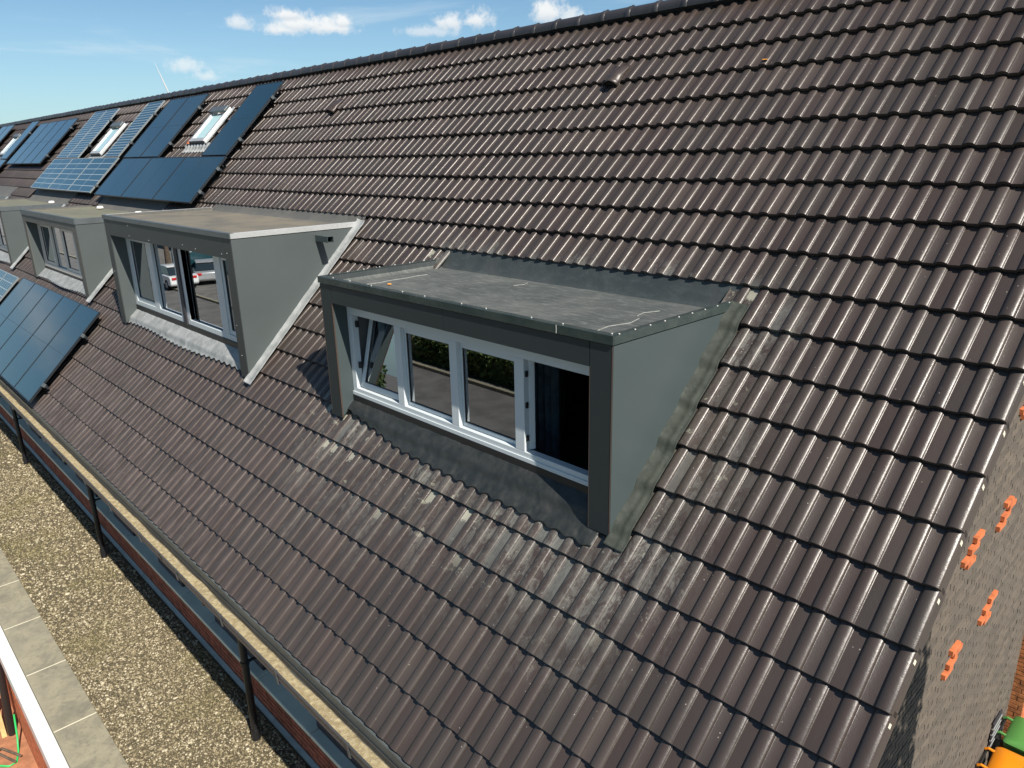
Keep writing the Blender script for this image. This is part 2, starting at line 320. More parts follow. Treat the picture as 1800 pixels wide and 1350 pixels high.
class MB:
    def __init__(s): s.v = []; s.f = []
    def verts(s, pts): i = len(s.v); s.v += [tuple(p) for p in pts]; return i
    def box(s, x0, x1, y0, y1, z0, z1, T=None):
        P = [(x, y, z) for z in (z0, z1) for y in (y0, y1) for x in (x0, x1)]
        if T: P = [T(*p) for p in P]
        i = s.verts(P)
        s.f += [tuple(i + k for k in q) for q in ((0, 2, 3, 1), (4, 5, 7, 6), (0, 1, 5, 4), (2, 6, 7, 3), (1, 3, 7, 5), (0, 4, 6, 2))]
        return s
    def prism(s, poly, x0, x1):            # polygon in (y,z) extruded along x
        n = len(poly); i = s.verts([(x0, y, z) for y, z in poly] + [(x1, y, z) for y, z in poly])
        s.f.append(tuple(i + k for k in range(n))[::-1]); s.f.append(tuple(i + n + k for k in range(n)))
        for k in range(n): s.f.append((i + k, i + (k + 1) % n, i + n + (k + 1) % n, i + n + k))
        return s
    def extr(s, poly, z0, z1):             # polygon in (x,y) extruded along z
        n = len(poly); i = s.verts([(x, y, z0) for x, y in poly] + [(x, y, z1) for x, y in poly])
        s.f.append(tuple(i + k for k in range(n))[::-1]); s.f.append(tuple(i + n + k for k in range(n)))
        for k in range(n): s.f.append((i + k, i + (k + 1) % n, i + n + (k + 1) % n, i + n + k))
        return s
    def grid(s, fn, nu, nv):
        i = s.verts([fn(a / nu, b / nv) for b in range(nv + 1) for a in range(nu + 1)])
        for b in range(nv):
            for a in range(nu):
                q = i + b * (nu + 1) + a; s.f.append((q, q + 1, q + nu + 2, q + nu + 1))
        return s
    def tube(s, pts, r, n=10, caps=True):
        pts = [Vector(p) for p in pts]; rr = r if hasattr(r, '__len__') else [r] * len(pts); base = len(s.v)
        for k, p in enumerate(pts):
            d = (pts[min(k + 1, len(pts) - 1)] - pts[max(k - 1, 0)]).normalized()
            a = d.orthogonal().normalized() if k == 0 else (a - d * a.dot(d)).normalized(); b = d.cross(a)
            for j in range(n):
                t = 2 * math.pi * j / n; s.v.append(tuple(p + (a * math.cos(t) + b * math.sin(t)) * rr[k]))
        for k in range(len(pts) - 1):
            for j in range(n):
                s.f.append((base + k * n + j, base + k * n + (j + 1) % n, base + (k + 1) * n + (j + 1) % n, base + (k + 1) * n + j))
        if caps:
            s.f.append(tuple(base + j for j in range(n))[::-1]); s.f.append(tuple(base + (len(pts) - 1) * n + j for j in range(n)))
        return s
    def mesh(s, name, m=None, smooth=False, off=(0, 0, 0)):
        me = bpy.data.meshes.new(name)
        if any(off): me.from_pydata([(a - off[0], b - off[1], c - off[2]) for a, b, c in s.v], [], s.f)
        else: me.from_pydata(s.v, [], s.f)
        if m: me.materials.append(m)
        if smooth:
            me.polygons.foreach_set('use_smooth', [True] * len(me.polygons)); me.update(); me.set_sharp_from_angle(angle=math.radians(smooth if smooth is not True else 40))
        me.update(); return me
    def build(s, name, m, parent=None, smooth=False, bevel=0.0, label=None, kind=None):
        off = ORIG.get(parent.name, (0, 0, 0)) if parent else (0, 0, 0)
        o = bpy.data.objects.new(name, s.mesh(name, m, smooth, off)); COL.objects.link(o)
        if parent: o.parent = parent; ORIG[o.name] = off
        if bevel:
            b = o.modifiers.new('bevel', 'BEVEL'); b.width = bevel; b.segments = 2; b.limit_method = 'ANGLE'
        if label: o['label'] = label
        if kind: o['kind'] = kind
        return o

def tag(o, label=None, cat=None, group=None, kind=None):
    if label: o['label'] = label
    if cat: o['category'] = cat
    if group: o['group'] = group
    if kind: o['kind'] = kind
    return o
def empty(name, loc, label=None, cat=None, group=None):
    o = bpy.data.objects.new(name, None); COL.objects.link(o); o.location = loc; o.empty_display_size = .1
    ORIG[o.name] = tuple(loc); return tag(o, label, cat, group)
def place(name, me, parent, mw):
    """object with shared mesh data, mw in world space, parented to an unrotated thing"""
    o = bpy.data.objects.new(name, me); COL.objects.link(o); o.parent = parent
    off = ORIG.get(parent.name, (0, 0, 0)); o.matrix_local = Matrix.Translation(-Vector(off)) @ mw; return o

# ------------------------------------------------------------------ roof tiles
ROLLW, ROLLH, TILT, LAP = .079, .0220, .038, .068
def roll_h(d, w=ROLLW):             # d = distance left of the roll's right base, 0..w ; rounded, a little steeper on the right
    d = min(max(d, 0), w); c = .46 * w; rr = c / .62
    if d < c: return ROLLH - (rr - math.sqrt(rr * rr - (c - d) ** 2)) - .0042 * max(0.0, 1 - d / .0065) ** 2
    return ROLLH * (1 - ((d - c) / (w - c)) ** 1.8) ** (1 / 1.75)
def tile_profile(verge=False):
    """(u, h) from left (u=-.30) to right (u=0); rolls sit at the right of each pan"""
    P = [(-.300, 0.0), (-.2265, 0.0)]
    cs = lambda t: t + .08 * math.sin(2 * math.pi * t) * -1 + .06 * math.sin(math.pi * t)
    N = 13
    P += [(-.150 - ROLLW + ROLLW * cs(k / N), roll_h(ROLLW - ROLLW * cs(k / N))) for k in range(0, N + 1)]
    P += [(-.1495, .0016), (-.1460, .0020), (-.143, 0.0), (-.078, 0.0)]
    if verge:
        P += [(-ROLLW + (ROLLW - .001) * cs(k / N), roll_h(ROLLW - (ROLLW - .001) * cs(k / N)) * 1.1) for k in range(0, N + 1)]
        P += [(.001, .006)]
    else:
        P += [(-ROLLW + (ROLLW - .005) * cs(k / N), max(roll_h(ROLLW - (ROLLW - .002) * cs(k / N)), .007 if k > N * .6 else 0)) for k in range(0, N + 1)]
        P += [(-.0025, .0085), (0.0, .0065), (.0005, -.004)]
    return P
PROF, PROFV = tile_profile(), tile_profile(True)
def clip_profile(P, a, b):
    out = []
    for (u0, h0), (u1, h1) in zip(P, P[1:]):
        if u1 < a or u0 > b or u1 <= u0: continue
        for (u, h) in ((u0, h0), (u1, h1)):
            if u < a: h = h0 + (h1 - h0) * (a - u0) / (u1 - u0); u = a
            if u > b: h = h0 + (h1 - h0) * (b - u0) / (u1 - u0); u = b
            if not out or out[-1] != (u, h): out.append((u, h))
    return out
def tile_mb(mb, P, w0=0.0, w1=G + LAP, capped=False, X=0.0, V=0.0, dh=0.0, rot=0.0, flange=False):
    """one tile as a shell with rounded nose, real thickness at the nose; coordinates in roof space"""
    rows = []
    def hh(w): return -TILT * w / G + dh
    if w0 <= 0.0: rows = [(0.0, -.029), (0.0, -.0055), (.0018, -.0018), (.006, 0.0)]
    else: rows = [(w0, -.02), (w0, 0.0)]
    rows += [(w1, 0.0)]
    if capped: rows += [(w1 + .010, -.006), (w1 + .014, -.026)]
    n = len(P); i = len(mb.v)
    for w, d in rows:
        for u, h in P:
            sc = 1.0 if d > -.005 else .96
            mb.v.append((X + u, V + w + rot * u, hh(w) + h * sc + d))
    for r in range(len(rows) - 1):
        for k in range(n - 1):
            a = i + r * n + k; mb.f.append((a, a + 1, a + n + 1, a + n))
    if flange:      # hanging side leg of a verge tile
        z0 = P[-1][1]
        mb.box(P[-1][0] - .012, P[-1][0] + .0005, w0 + .004, min(w1, G + .03), 0, 1, T=lambda x, w, t: (X + x, V + w, hh(w) + (z0 if t else -.105)))
    return mb

NCOL, J0, J1 = 160, -7, 14
# holes cut for the dormers: (x0, x1, v_front, v_back, first full course above)
HOLES = [(-5.34 + .10, -1.853 - .10, -.235, 1.70, 5), (-11.72 + .10, -7.17 - .10, -.215, 2.04, 6), (-17.75 + .10, -13.70 - .1, -.10, 2.04, 6),
         (-24.0 + .1, -19.85 - .1, -.10, 2.04, 6), (-30.4 + .1, -26.2 - .1, -.10, 2.04, 6)]
VENTS = [(-4.42, 4.02), (-10.05, 4.02)]

def tiles():
    full = MB(); tile_mb(full, PROF); me_full = full.mesh('tile', M['tile'], 35)
    vg = MB(); tile_mb(vg, PROFV, flange=True); me_v = vg.mesh('verge_tile', M['tile'], 35)
    tp = MB(); tile_mb(tp, PROF, w1=.340, capped=True); me_top = tp.mesh('tile', M['tile'], 35)
    jobs = []
    for j in range(J0, J1 + 1):
        for k in range(NCOL):
            X, V = -2 * RW * k, j * G
            r = np.array(RF(X - .15, V + .16, 0)) - CAM
            c = Matrix(cam.matrix_world).inverted() @ Vector(RF(X - .15, V + .16, 0))
            px = 900 + 1302.66 * c.x / -c.z; py = 675 - 1302.66 * c.y / -c.z
            vis = c.z < 0 and -40 < px < 1840 and -40 < py < 1390
            a, b = X - 2 * RW, X; w1 = G + LAP if j < J1 else .340
            parts = [(a, b, 0.0, w1)]; cut = False; gone = False
            for hx0, hx1, hv0, hv1, jt in HOLES:
                if j >= jt or b <= hx0 or a >= hx1 or V + w1 <= hv0: continue
                cut = True; new = []
                if a < hx0: new.append((a, hx0, 0.0, w1))
                if b > hx1: new.append((hx1, b, 0.0, w1))
                m0, m1 = max(a, hx0), min(b, hx1)
                if V < hv0: new.append((m0, m1, 0.0, hv0 - V))
                parts = new
            if cut and not parts: continue
            size = (1 / max(.5, -c.z)) ** 2 * abs(np.dot(r / np.linalg.norm(r), (0, -R2, R2))) if vis else 0
            if cut: size = size * .3
            jobs.append((size, j, k, X, V, parts, cut, w1))
    jobs.sort(key=lambda t: -t[0])
    verge_done = 0
    rest = MB()
    for n, (size, j, k, X, V, parts, cut, w1) in enumerate(jobs):
        dh = random.gauss(0, .0011); rt = random.gauss(0, .0035)
        if k == 0 and not cut:
            o = place('verge_tile', me_v, roof, ROOF @ Matrix.Translation((0, V, dh)))
            b = MB().box(.0012, .004, V + G - .058, V + G - .034, -.066, -.030, T=RF); b.build('verge_clip', M['cardboard'], roof)
            verge_done += 1; continue
        if n < 300 and size > 0:
            if cut:
                mb = MB()
                for a, b, w0, ww in parts: tile_mb(mb, clip_profile([(X + u, h) for u, h in PROF], a, b), w0, ww, V=V, dh=dh, rot=0)
                mb.v = [RF(*p) for p in mb.v]; mb.build('tile', M['tile'], roof, 35)
            else:
                place('tile', me_top if j == J1 else me_full, roof, ROOF @ Matrix.Translation((X, V, dh)) @ Matrix.Rotation(rt * .6, 4, 'Z'))
        else:
            for a, b, w0, ww in parts:
                P = PROF if not cut else None
                if P: tile_mb(rest, P, 0, w1, capped=(j == J1), X=X, V=V, dh=dh, rot=rt * .6)
                else: tile_mb(rest, clip_profile([(X + u, h) for u, h in PROF], a, b), w0, ww, V=V, dh=dh)
    A = np.array(rest.v); B = np.empty_like(A); B[:, 0] = A[:, 0]; B[:, 1] = R2 * (A[:, 1] - A[:, 2]); B[:, 2] = R2 * (A[:, 1] + A[:, 2])
    rest.v = B.tolist(); o = rest.build('roof_tiles', M['tile'], roof, 35); o['kind'] = 'stuff'

def surf_h(x, v):
    """height of the tile surface above the roof frame"""
    j = math.floor((v + 1e-6) / G); w = v - j * G
    d = (-x) % RW
    return -TILT * w / G + (roll_h(d) if d <= ROLLW else 0.0)
def drape(name, m, parent, xa, xb, va, vb, lift=.007, nx=None, nv=None, edge=None, wr=.003, soft=.0, label=None, thick=.0025, turn=None, flat=None, plain=False):
    """soft metal sheet dressed over the tiles; edge(t)->extra v at the lower rim"""
    nx = nx or max(4, int(abs(xb - xa) / .010)); nv = nv or max(4, int(abs(vb - va) / .014))
    from mathutils import noise as N
    mb = MB()
    def fn(a, b):
        x = xa + (xb - xa) * a; v0 = va + (edge(a) if edge else 0); v = v0 + (vb - v0) * b
        h = sum(surf_h(x + q, v) for q in (-.010, -.004, .004, .010)) / 4
        fr = v / G - math.floor(v / G); up = max(0.0, (fr - .72) / .28); up = up * up * (3 - 2 * up)
        h = max(h, surf_h(x, v)); h += up * (TILT * .95)
        if flat: q = flat(a, b); h = h * (1 - q) + (.026 - TILT * fr * (1 - up)) * q
        if plain: h = .030 + (.012 if b > .995 else 0)
        h += lift + soft * b
        n = N.noise(Vector((x * 9, v * 9, 3))) + .6 * N.noise(Vector((x * 26, v * 26, 5)))
        h += wr * (n + .7) + (turn(a, b) if turn else 0)
        return RF(x, v, h)
    mb.grid(fn, nx, nv)
    o = mb.build(name, m, parent, 60, label=label)
    sd = o.modifiers.new('thick', 'SOLIDIFY'); sd.thickness = thick; sd.offset = -1
    return o

# ------------------------------------------------------------------ THE HOUSE
EAVE_Y, WALL_Y, GX = -1.64, -1.15, -.50
GROUND_Z, FLAT_Z = -5.9, -3.75
house = empty('terraced_house', (-20, 0, GROUND_Z), 'long brick terrace under one steep brown tiled roof', 'house')
rd = MB()
def deck_rect(a, b, v0, v1): rd.box(a, b, v0, v1, -.16, -.105, T=RF)
XL = -2 * RW * NCOL
edges = [(h[0], h[1], h[2], h[3] - .06) for h in HOLES]; cur = XL
for h in sorted(edges):
    deck_rect(cur, h[0], J0 * G + .03, 5.03); deck_rect(h[0], h[1], J0 * G + .03, h[2]); deck_rect(h[0], h[1], h[3], 5.03); cur = h[1]
deck_rect(cur, -.03, J0 * G + .03, 5.03)
roof = rd.build('roof', M['deck'], house)
tiles()
# ridge
def ridge():
    L = .372; mb = MB(); RR = .100
    def arc(t, r, y0=0): a = math.pi * (-.08 + 1.16 * t); return (-math.cos(a) * r, math.sin(a) * r * .92)
    prof = [(0, RR), (.30, RR * .97), (.312, RR * .97), (.320, RR * 1.07), (.345, RR * 1.09), (.362, RR * 1.08), (.3725, RR * 1.06), (.3725, RR * .9)]
    mb.grid(lambda a, b: (-prof[round(b * (len(prof) - 1))][0],) + arc(a, prof[round(b * (len(prof) - 1))][1]), 12, len(prof) - 1)
    # a little nib on the crown of the collar
    mb.box(-.350, -.326, -.009, .009, RR * 1.0, RR * 1.05)
    me = mb.mesh('ridge_tile', M['ridge'], 50); cy = 3.60
    for k in range(int(-XL / L)):
        place('ridge_tile', me, roof, Matrix.Translation((-k * L, cy, cy - .045 + random.gauss(0, .002))) @ Matrix.Rotation(random.gauss(0, .006), 4, 'Z'))
    u = MB(); u.box(XL, -.02, 4.985, 5.10, -.10, .008, T=RF); u.build('ridge_underlay', M['black'], roof)
    bk = MB(); bk.prism([(3.59, 3.56), (8.76, -1.61), (8.76, -1.69), (3.59, 3.48)], XL, 0); bk.build('rear_slope', M['ridge'], roof)
ridge()
for i, (vx, vv) in enumerate(VENTS):       # vent tiles: a cowl raised over the tile with a dark mouth
    mb = MB()
    def fn(a, b):
        x = vx - .095 + .19 * a; v = vv - .13 + .30 * b
        hmax = .075 * math.sin(math.pi * a) ** .5 * (1 - b) ** .8
        return RF(x, v, surf_h(x, v) * (.4) + .012 + hmax)
    mb.grid(fn, 14, 8); o = mb.build('roof_vent', M['tile'], roof, 50)
    sd = o.modifiers.new('t', 'SOLIDIFY'); sd.thickness = .006
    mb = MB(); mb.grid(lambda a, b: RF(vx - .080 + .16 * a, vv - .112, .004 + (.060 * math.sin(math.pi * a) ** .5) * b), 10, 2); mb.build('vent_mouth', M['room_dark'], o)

# ---- brick faces
def brick_wall(parent, name_part, axis, const, a0, a1, z0, z1, matfn, inside, npick, outward, proud=.008, mortar_mat=None, jitter=.0015):
    """bricks laid in courses on the plane axis=const; a runs along it. npick largest become parts, the rest one mesh"""
    BL, BH, JN = .210, .0505, .012; jobs = []; mats = {}
    nz = int((z1 - z0) / (BH + JN))
    for r in range(nz):
        z = z0 + r * (BH + JN); sh = (r % 2) * (BL + JN) / 2 + (r % 4 // 2) * .03
        a = a0 - sh
        while a < a1:
            b0, b1 = max(a, a0), min(a + BL, a1)
            if b1 - b0 > .03 and inside((b0 + b1) / 2, z + BH / 2):
                mm, pr = matfn(b0, z, r)
                c = (const, (b0 + b1) / 2, z) if axis == 'x' else ((b0 + b1) / 2, const, z)
                d = np.linalg.norm(np.array(c) - CAM); jobs.append((pr > .012, -d, b0, b1, z, mm, pr))
            a += BL + JN
    jobs.sort(key=lambda t: (-int(t[0]), -t[1])); rest = {}; shared = {}
    for n, (_, _, b0, b1, z, mm, pr) in enumerate(jobs):
        p = pr + random.uniform(-jitter, jitter)
        if n < npick:
            key = (round(b1 - b0, 3), mm, pr)
            if key not in shared:
                mb = MB(); L = (b1 - b0) / 2
                if axis == 'x': mb.box(-.05, 0, -L, L, 0, BH)
                else: mb.box(-L, L, 0, .05, 0, BH)
                shared[key] = mb.mesh('brick', M[mm])
            c = Vector((const + p * outward, (b0 + b1) / 2, z)) if axis == 'x' else Vector(((b0 + b1) / 2, const + p * outward, z))
            o = place('brick', shared[key], parent, Matrix.Translation(c))
            if mm == 'brick_orange' and parent.name.startswith('gable'): o['label'] = 'protruding orange brick'
        else:
            mb = rest.setdefault(mm, MB())
            if axis == 'x': mb.box(const - .05 + p, const + p, b0, b1, z, z + BH)
            else: mb.box(b0, b1, const - p, const + .05 - p, z, z + BH)
    for mm, mb in rest.items():
        o = mb.build('brickwork', M[mm], parent); o['kind'] = 'stuff'

gw = MB()
gw.extr([(0, 0)] * 0 or [(GX - .3, -1.3), (GX - .004, -1.3), (GX - .004, 8.3), (GX - .3, 8.3)], GROUND_Z, -1.55)
gw.prism([(-1.3, -1.55), (8.3, -1.55), (8.3, -1.45), (3.53, 3.30), (-1.3, -1.45)], GX - .3, GX - .004)
gable = gw.build('gable_wall', M['mortar'], house)
CL = [(2.63, -1.30), (3.63, -1.30), (2.63, -2.33), (3.63, -2.33), (3.63, -.20), (4.63, -1.30), (4.63, -.20), (2.63, -.27)]
def gmat(a, z, r):
    for cy, cz in CL:
        q = round((z - cz) / .0625)
        if 0 <= q <= 3 and abs(a + .105 - (cy + .105 + q * .05)) < .112: return 'brick_orange', .034
    if a > 5.26 and a < 5.36: return 'brick_dark', -.012
    return 'brick_dark', random.choice((.002, .003, .003, .004))
brick_wall(gable, 'gable', 'x', GX, -1.28, 8.28, GROUND_Z, 3.2, gmat, lambda a, z: z < min(a, 7.06 - a) - .22 and a < 7.0, 300, 1)
# verge soffit board between roof edge and gable
MB().box(GX, -.014, J0 * G + .04, 4.9, -.165, -.10, T=RF).build('verge_board', M['pier'], house)

fw = MB(); fw.box(-48, GX - .3, WALL_Y + .004, WALL_Y + .2, GROUND_Z, -3.09); front = fw.build('front_wall', M['mortar'], house)
brick_wall(front, 'front', 'y', WALL_Y, -24, -.7, -3.80, -3.12, lambda a, z, r: ('brick_red', .003), lambda a, z: True, 290, -1)
MB().box(-48, GX, WALL_Y + .17, WALL_Y + .3, -3.2, -1.5).build('window_wall', M['sill'], front)
SEAMS = [-.6, -1.7, -2.75, -3.45, -4.58, -5.66, -6.95, -7.8, -8.85, -9.9, -10.9, -11.6, -12.7, -13.45, -14.35, -15.25, -16.05, -17.0, -17.9, -19, -20, -21, -22.1, -23.2, -24.3, -25.4, -26.5, -27.6, -28.7, -30]
for a, b in zip(SEAMS, SEAMS[1:]):
    mb = MB(); mb.prism([(-1.315, -3.085), (-1.315, -3.035), (-1.02, -3.012), (-1.02, -3.085)], b + .006, a - .006); mb.build('window_sill', M['sill'], front, bevel=.006)
PIERS = [(-4.6, -3.4), (-6.95, -5.72), (-8.8, -7.95), (-10.7, -9.8), (-12.75, -11.6), (-14.32, -13.45), (-16.03, -15.27), (-17.9, -17.0), (-20, -19), (-22, -21), (-24, -23), (-26.5, -25.2), (-2.4, -.7)]
for a, b in PIERS: MB().box(a, b, -1.225, -.98, -3.02, -1.82).build('wall_pier', M['pier'], front)
for (a, _), (_, b) in zip(sorted(PIERS)[1:], sorted(PIERS)):
    w = MB(); w.box(b, a, -1.035, -.985, -3.01, -2.88); w.box(b, a, -1.035, -.985, -1.9, -1.8); w.box(b, b + .06, -1.035, -.985, -2.88, -1.9); w.box(a - .06, a, -1.035, -.985, -2.88, -1.9)
    f = w.build('window_frame', M['sill'], front, bevel=.004); MB().box(b + .06, a - .06, -1.01, -1.0, -2.88, -1.9).build('pane', M['glass'], f)
MB().box(-48, GX, -1.62, -1.15, -1.80, -1.74).build('eaves_soffit', M['pier'], house)
MB().box(-48, -.05, -1.655, -1.640, -1.86, -1.655).build('fascia_board', M['alu_dark'], house)
mb = MB(); mb.box(-48, -.02, -2.364, -2.305, -.036, -.028, T=RF); mb.build('eaves_strip', mat('eaves_strip_metal', (.30, .31, .29), .6, var=.2, vscale=9), house)

# ------------------------------------------------------------------ gutter
gt = empty('gutter', (-10, -1.72, -1.7), 'long grey box gutter below the tiles, half filled with pale silt', 'gutter')
GY0, GY1, GZ0, GZ1 = -1.795, -1.662, -1.80, -1.70
prof = [(GY1, GZ1 - .030), (GY1 - .004, GZ1 - .030), (GY1 - .006, GZ0 + .025), (GY1 - .03, GZ0), (GY0 + .03, GZ0), (GY0 + .006, GZ0 + .025), (GY0 + .004, GZ1), (GY0 - .012, GZ1 + .002), (GY0 - .012, GZ1 - .012), (GY0 - .004, GZ1 - .010), (GY0 - .002, GZ0 + .02), (GY0 + .028, GZ0 - .006), (GY1 - .03, GZ0 - .006), (GY1, GZ0 + .02)]
gx = [0.0, -6.48, -11.75, -17.0, -22.3, -27.6, -34, -48]
for a, b in zip(gx, gx[1:]):
    MB().prism(prof, b + .012, a - .004).build('trough', M['gutter'], gt, 30)
    mb = MB(); mb.prism([(y * 1 - .003 * (1 if y < -1.72 else -1), z - .002) for y, z in prof], b - .012, b + .018); mb.build('gutter_joint', M['black'], gt, 30)
for x in np.arange(-.8, -30, -1.05):
    mb = MB(); mb.prism([(GY0 - .016, GZ1 - .02), (GY0 - .016, GZ1 + .006), (GY0 + .004, GZ1 + .006), (GY0 + .001, GZ0 - .012), (GY1, GZ0 - .012), (GY1, GZ0 - .017), (GY0 - .006, GZ0 - .017)], x - .012, x + .012); mb.build('gutter_bracket', M['gutter'], gt)
from mathutils import noise as MN
mb = MB()
def silt(a, b):
    x = -.1 - 47 * a; t = b; y = GY1 - .008 - (GY1 - GY0 - .016) * t
    n = MN.noise(Vector((x * 2.2, 0, 0))); e = MN.noise(Vector((x * 14, t * 6, 1))); e2 = MN.noise(Vector((x * 60, t * 14, 1)))
    lim = .22 + .22 * n
    h = .062 + .018 * n + .007 * e + .007 * e2 - max(0, lim - t) * .20
    return (x, y, GZ0 + max(h, .002))
mb.grid(silt, 3600, 9); o = mb.build('silt', M['moss'], None, 60); tag(o, 'pale silt and moss lying along the inside of the gutter', 'silt', kind='stuff')

# downpipes
dp = []
for i, (x, lab) in enumerate([(-5.66, 'black downpipe nearest the camera, reaching the gravel roof'), (-10.92, 'middle black downpipe between gutter and gravel roof'), (-16.12, 'farthest black downpipe, beside the left edge of the photo'), (-21.4, 'black downpipe beyond the far end of the gravel roof')]):
    t = empty('downpipe', (x, -1.42, FLAT_Z), lab, 'downpipe', 'black downpipes under the gutter')
    mb = MB(); mb.tube([(x, -1.72, GZ0), (x, -1.70, -1.93), (x, -1.52, -2.12), (x, -1.44, -2.24), (x, -1.42, -2.45), (x, -1.42, FLAT_Z + .03)], .037, 14); mb.build('pipe', M['black_metal'], t, 50)
    mb = MB(); mb.tube([(x, -1.42, FLAT_Z + .02), (x, -1.42, FLAT_Z + .14)], .045, 14); mb.build('pipe_shoe', M['black_metal'], t, 50)
    mb = MB(); mb.tube([(x, -1.42, -2.80), (x, -1.42, -2.76)], .045, 14); mb.box(x - .012, x + .012, -1.42, -1.16, -2.79, -2.77); mb.build('pipe_clip', M['black_metal'], t)

# ------------------------------------------------------------------ dormers
def bars(mb, x0, x1, y0, y1, z0, z1, w, wb=None, wt=None):
    wb = wb or w; wt = wt or w
    mb.box(x0, x1, y0, y1, z0, z0 + wb); mb.box(x0, x1, y0, y1, z1 - wt, z1)
    mb.box(x0, x0 + w, y0, y1, z0 + wb, z1 - wt); mb.box(x1 - w, x1, y0, y1, z0 + wb, z1 - wt); return mb

def dormer(label, x0, x1, yf, ztop, tfas, zfas, pw, yw, zsill, clad, cladc, trimf, trims, memb, upst, leadf, leads, jback, lights, frame, seams, edge_brown=False, trimh=.06, group=None, units=None, detail=True, kerb=.016):
    d = empty('dormer', ((x0 + x1) / 2, yf, yf), label, 'dormer', group)
    zc = ztop - trimh                   # underside of the metal edge
    vb = jback * G; yb = vb * R2 + .0
    # corner posts and cheeks
    for s, xa, xb in ((-1, x0, x0 + pw), (1, x1 - pw, x1)):
        poly = [(yf - .008, yf + .022), (yf - .008, zc - .004), (yw + .01, zc - .004), (yw + .01, yw + .038)]
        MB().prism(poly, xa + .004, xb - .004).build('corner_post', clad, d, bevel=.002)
        xin = xb - .004 if s < 0 else xa + .004
        MB().prism([(yf + .004, yf + .034), (yf + .004, zfas), (yw, zfas), (yw, yw + .040)], xin - (.0 if s < 0 else .004), xin + (.004 if s < 0 else .0)).build('reveal_panel', cladc, d)
        xo = xa if s < 0 else xb
        MB().prism([(yf - .004, yf + .026), (yf - .004, zc - .008), (zc - .03, zc - .008), (zc - .06, zc - .10), (yf + .25, yf + .17)], xo - (.004 if s < 0 else .006), xo + (.006 if s < 0 else .004)).build('cheek_panel', cladc, d)
        MB().prism([(yw + .01, yw - .10), (yw + .01, ztop - .085 - kerb), (zc - .12, ztop - .085 - kerb), (zc - .12, zc - .22)], xa + .03, xb - .03 - (0 if s > 0 else pw * 0)).build('cheek_core', M['room_wall'], d)
        if edge_brown:
            MB().prism([(yf - .0095, yf + .023), (yf - .0095, zc - .01), (yf - .0045, zc - .01), (yf - .0045, yf + .026)], xo - (.0 if s < 0 else .0045), xo + (.0045 if s < 0 else .0)).build('panel_edge', M['clad_edge'], d)
            MB().prism([(yf - .0095, yf + .023), (yf - .0095, zfas), (yf + .004, zfas), (yf + .004, yf + .034)], xin - .002, xin + .0045 if s < 0 else xin + .002).build('panel_edge', M['clad_edge'], d)
    # fascia boards with open joints
    xs = [x0 + pw + .0] + seams + [x1 - pw]
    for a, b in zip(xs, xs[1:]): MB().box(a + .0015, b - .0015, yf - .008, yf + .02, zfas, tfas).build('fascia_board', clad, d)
    MB().box(x0 + pw, x1 - pw, yf + .02, yw + .005, zfas + .004, zfas + .016).build('soffit', cladc, d)
    # edge trim: front and two sides, mitred by butting
    th = trimh
    MB().box(x0 - .012, x1 + .012, yf - .020, yf - .0085, zc, ztop).box(x0 - .012, x1 + .012, yf - .0085, yf + .035, ztop - .004, ztop).build('edge_trim', trimf, d, bevel=.002)
    ys = zc + .02
    for s, xo in ((-1, x0), (1, x1)):
        a, b = (xo - .012, xo - .0045) if s < 0 else (xo + .0065, xo + .012)
        MB().box(min(a, b), max(a, b), yf - .0083, ys + .03, zc, ztop).box(xo - .008 if s < 0 else xo - .035, xo + .035 if s < 0 else xo + .008, yf + .036, ys + .02, ztop - .0035, ztop + .0005).build('edge_trim', trims, d, bevel=.002)
    # flat roof sheet with wrinkles, dished below the trim
    zr = ztop - .028; yk = zr - .03 + kerb * 1.6
    def top(a, b):
        x = x0 + .012 + (x1 - x0 - .024) * a; y = yf + .012 + (yk - yf) * b
        n = MN.noise(Vector((x * 3, y * 3, 0))) * .003 + MN.noise(Vector((x * 9, y * 9, 2))) * .0012
        e = min(a * (x1 - x0), (1 - a) * (x1 - x0)); f_ = b * 1.35; lip = kerb * max(0, 1 - e / .03) ** .5 if e < .03 else 0; lip = max(lip, (kerb + .004) * max(0, 1 - f_ / .16))
        return (x, y, zr - .008 - kerb + n + lip)
    MB().grid(top, 130, 34).build('roof_membrane', memb, d, 50)
    # upstand rising to the tiles behind
    y1 = zr - .03 + yf * 0
    def up(a, b):
        x = x0 + .01 + (x1 - x0 - .02) * a; f = b
        ya = yk - .02; yb_, zb_ = RF(0, vb + .03, .0)[1:]
        y = ya + (yb_ - ya) * f; z = zr - .010 - kerb + (zb_ - zr + .002 + kerb) * f ** 1.15 - .012 * math.sin(math.pi * f)
        return (x, y, z - .004 + MN.noise(Vector((x * 4, f * 3, 7))) * .004)
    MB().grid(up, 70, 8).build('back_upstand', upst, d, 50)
    if leadf:
        # front apron and side flashings
        vf0 = RF(0, 0, 0) and (yf - .075) / R2 + .02
        xa_, xb_ = x0 + pw * .85, x1 - pw * .5
        def lo(a):
            x = xa_ + (xb_ - xa_) * a; d_ = (-x) % RW
            scal = .011 * math.sin(2 * math.pi * d_ / RW + 1.2)
            return (-.06 - .12 * min(1, a * 3.2) - .10 * a if detail else -.20 + .02 * math.sin(a * 9)) + scal
        drape('front_flashing', leadf, d, xa_, xb_, (yw - .02) / R2, (yw + .02) / R2 + .06, lift=.007, edge=lo, wr=.0045, soft=.015, nv=26, flat=lambda a, b: min(1, .70 + b * .8) if detail else 1)
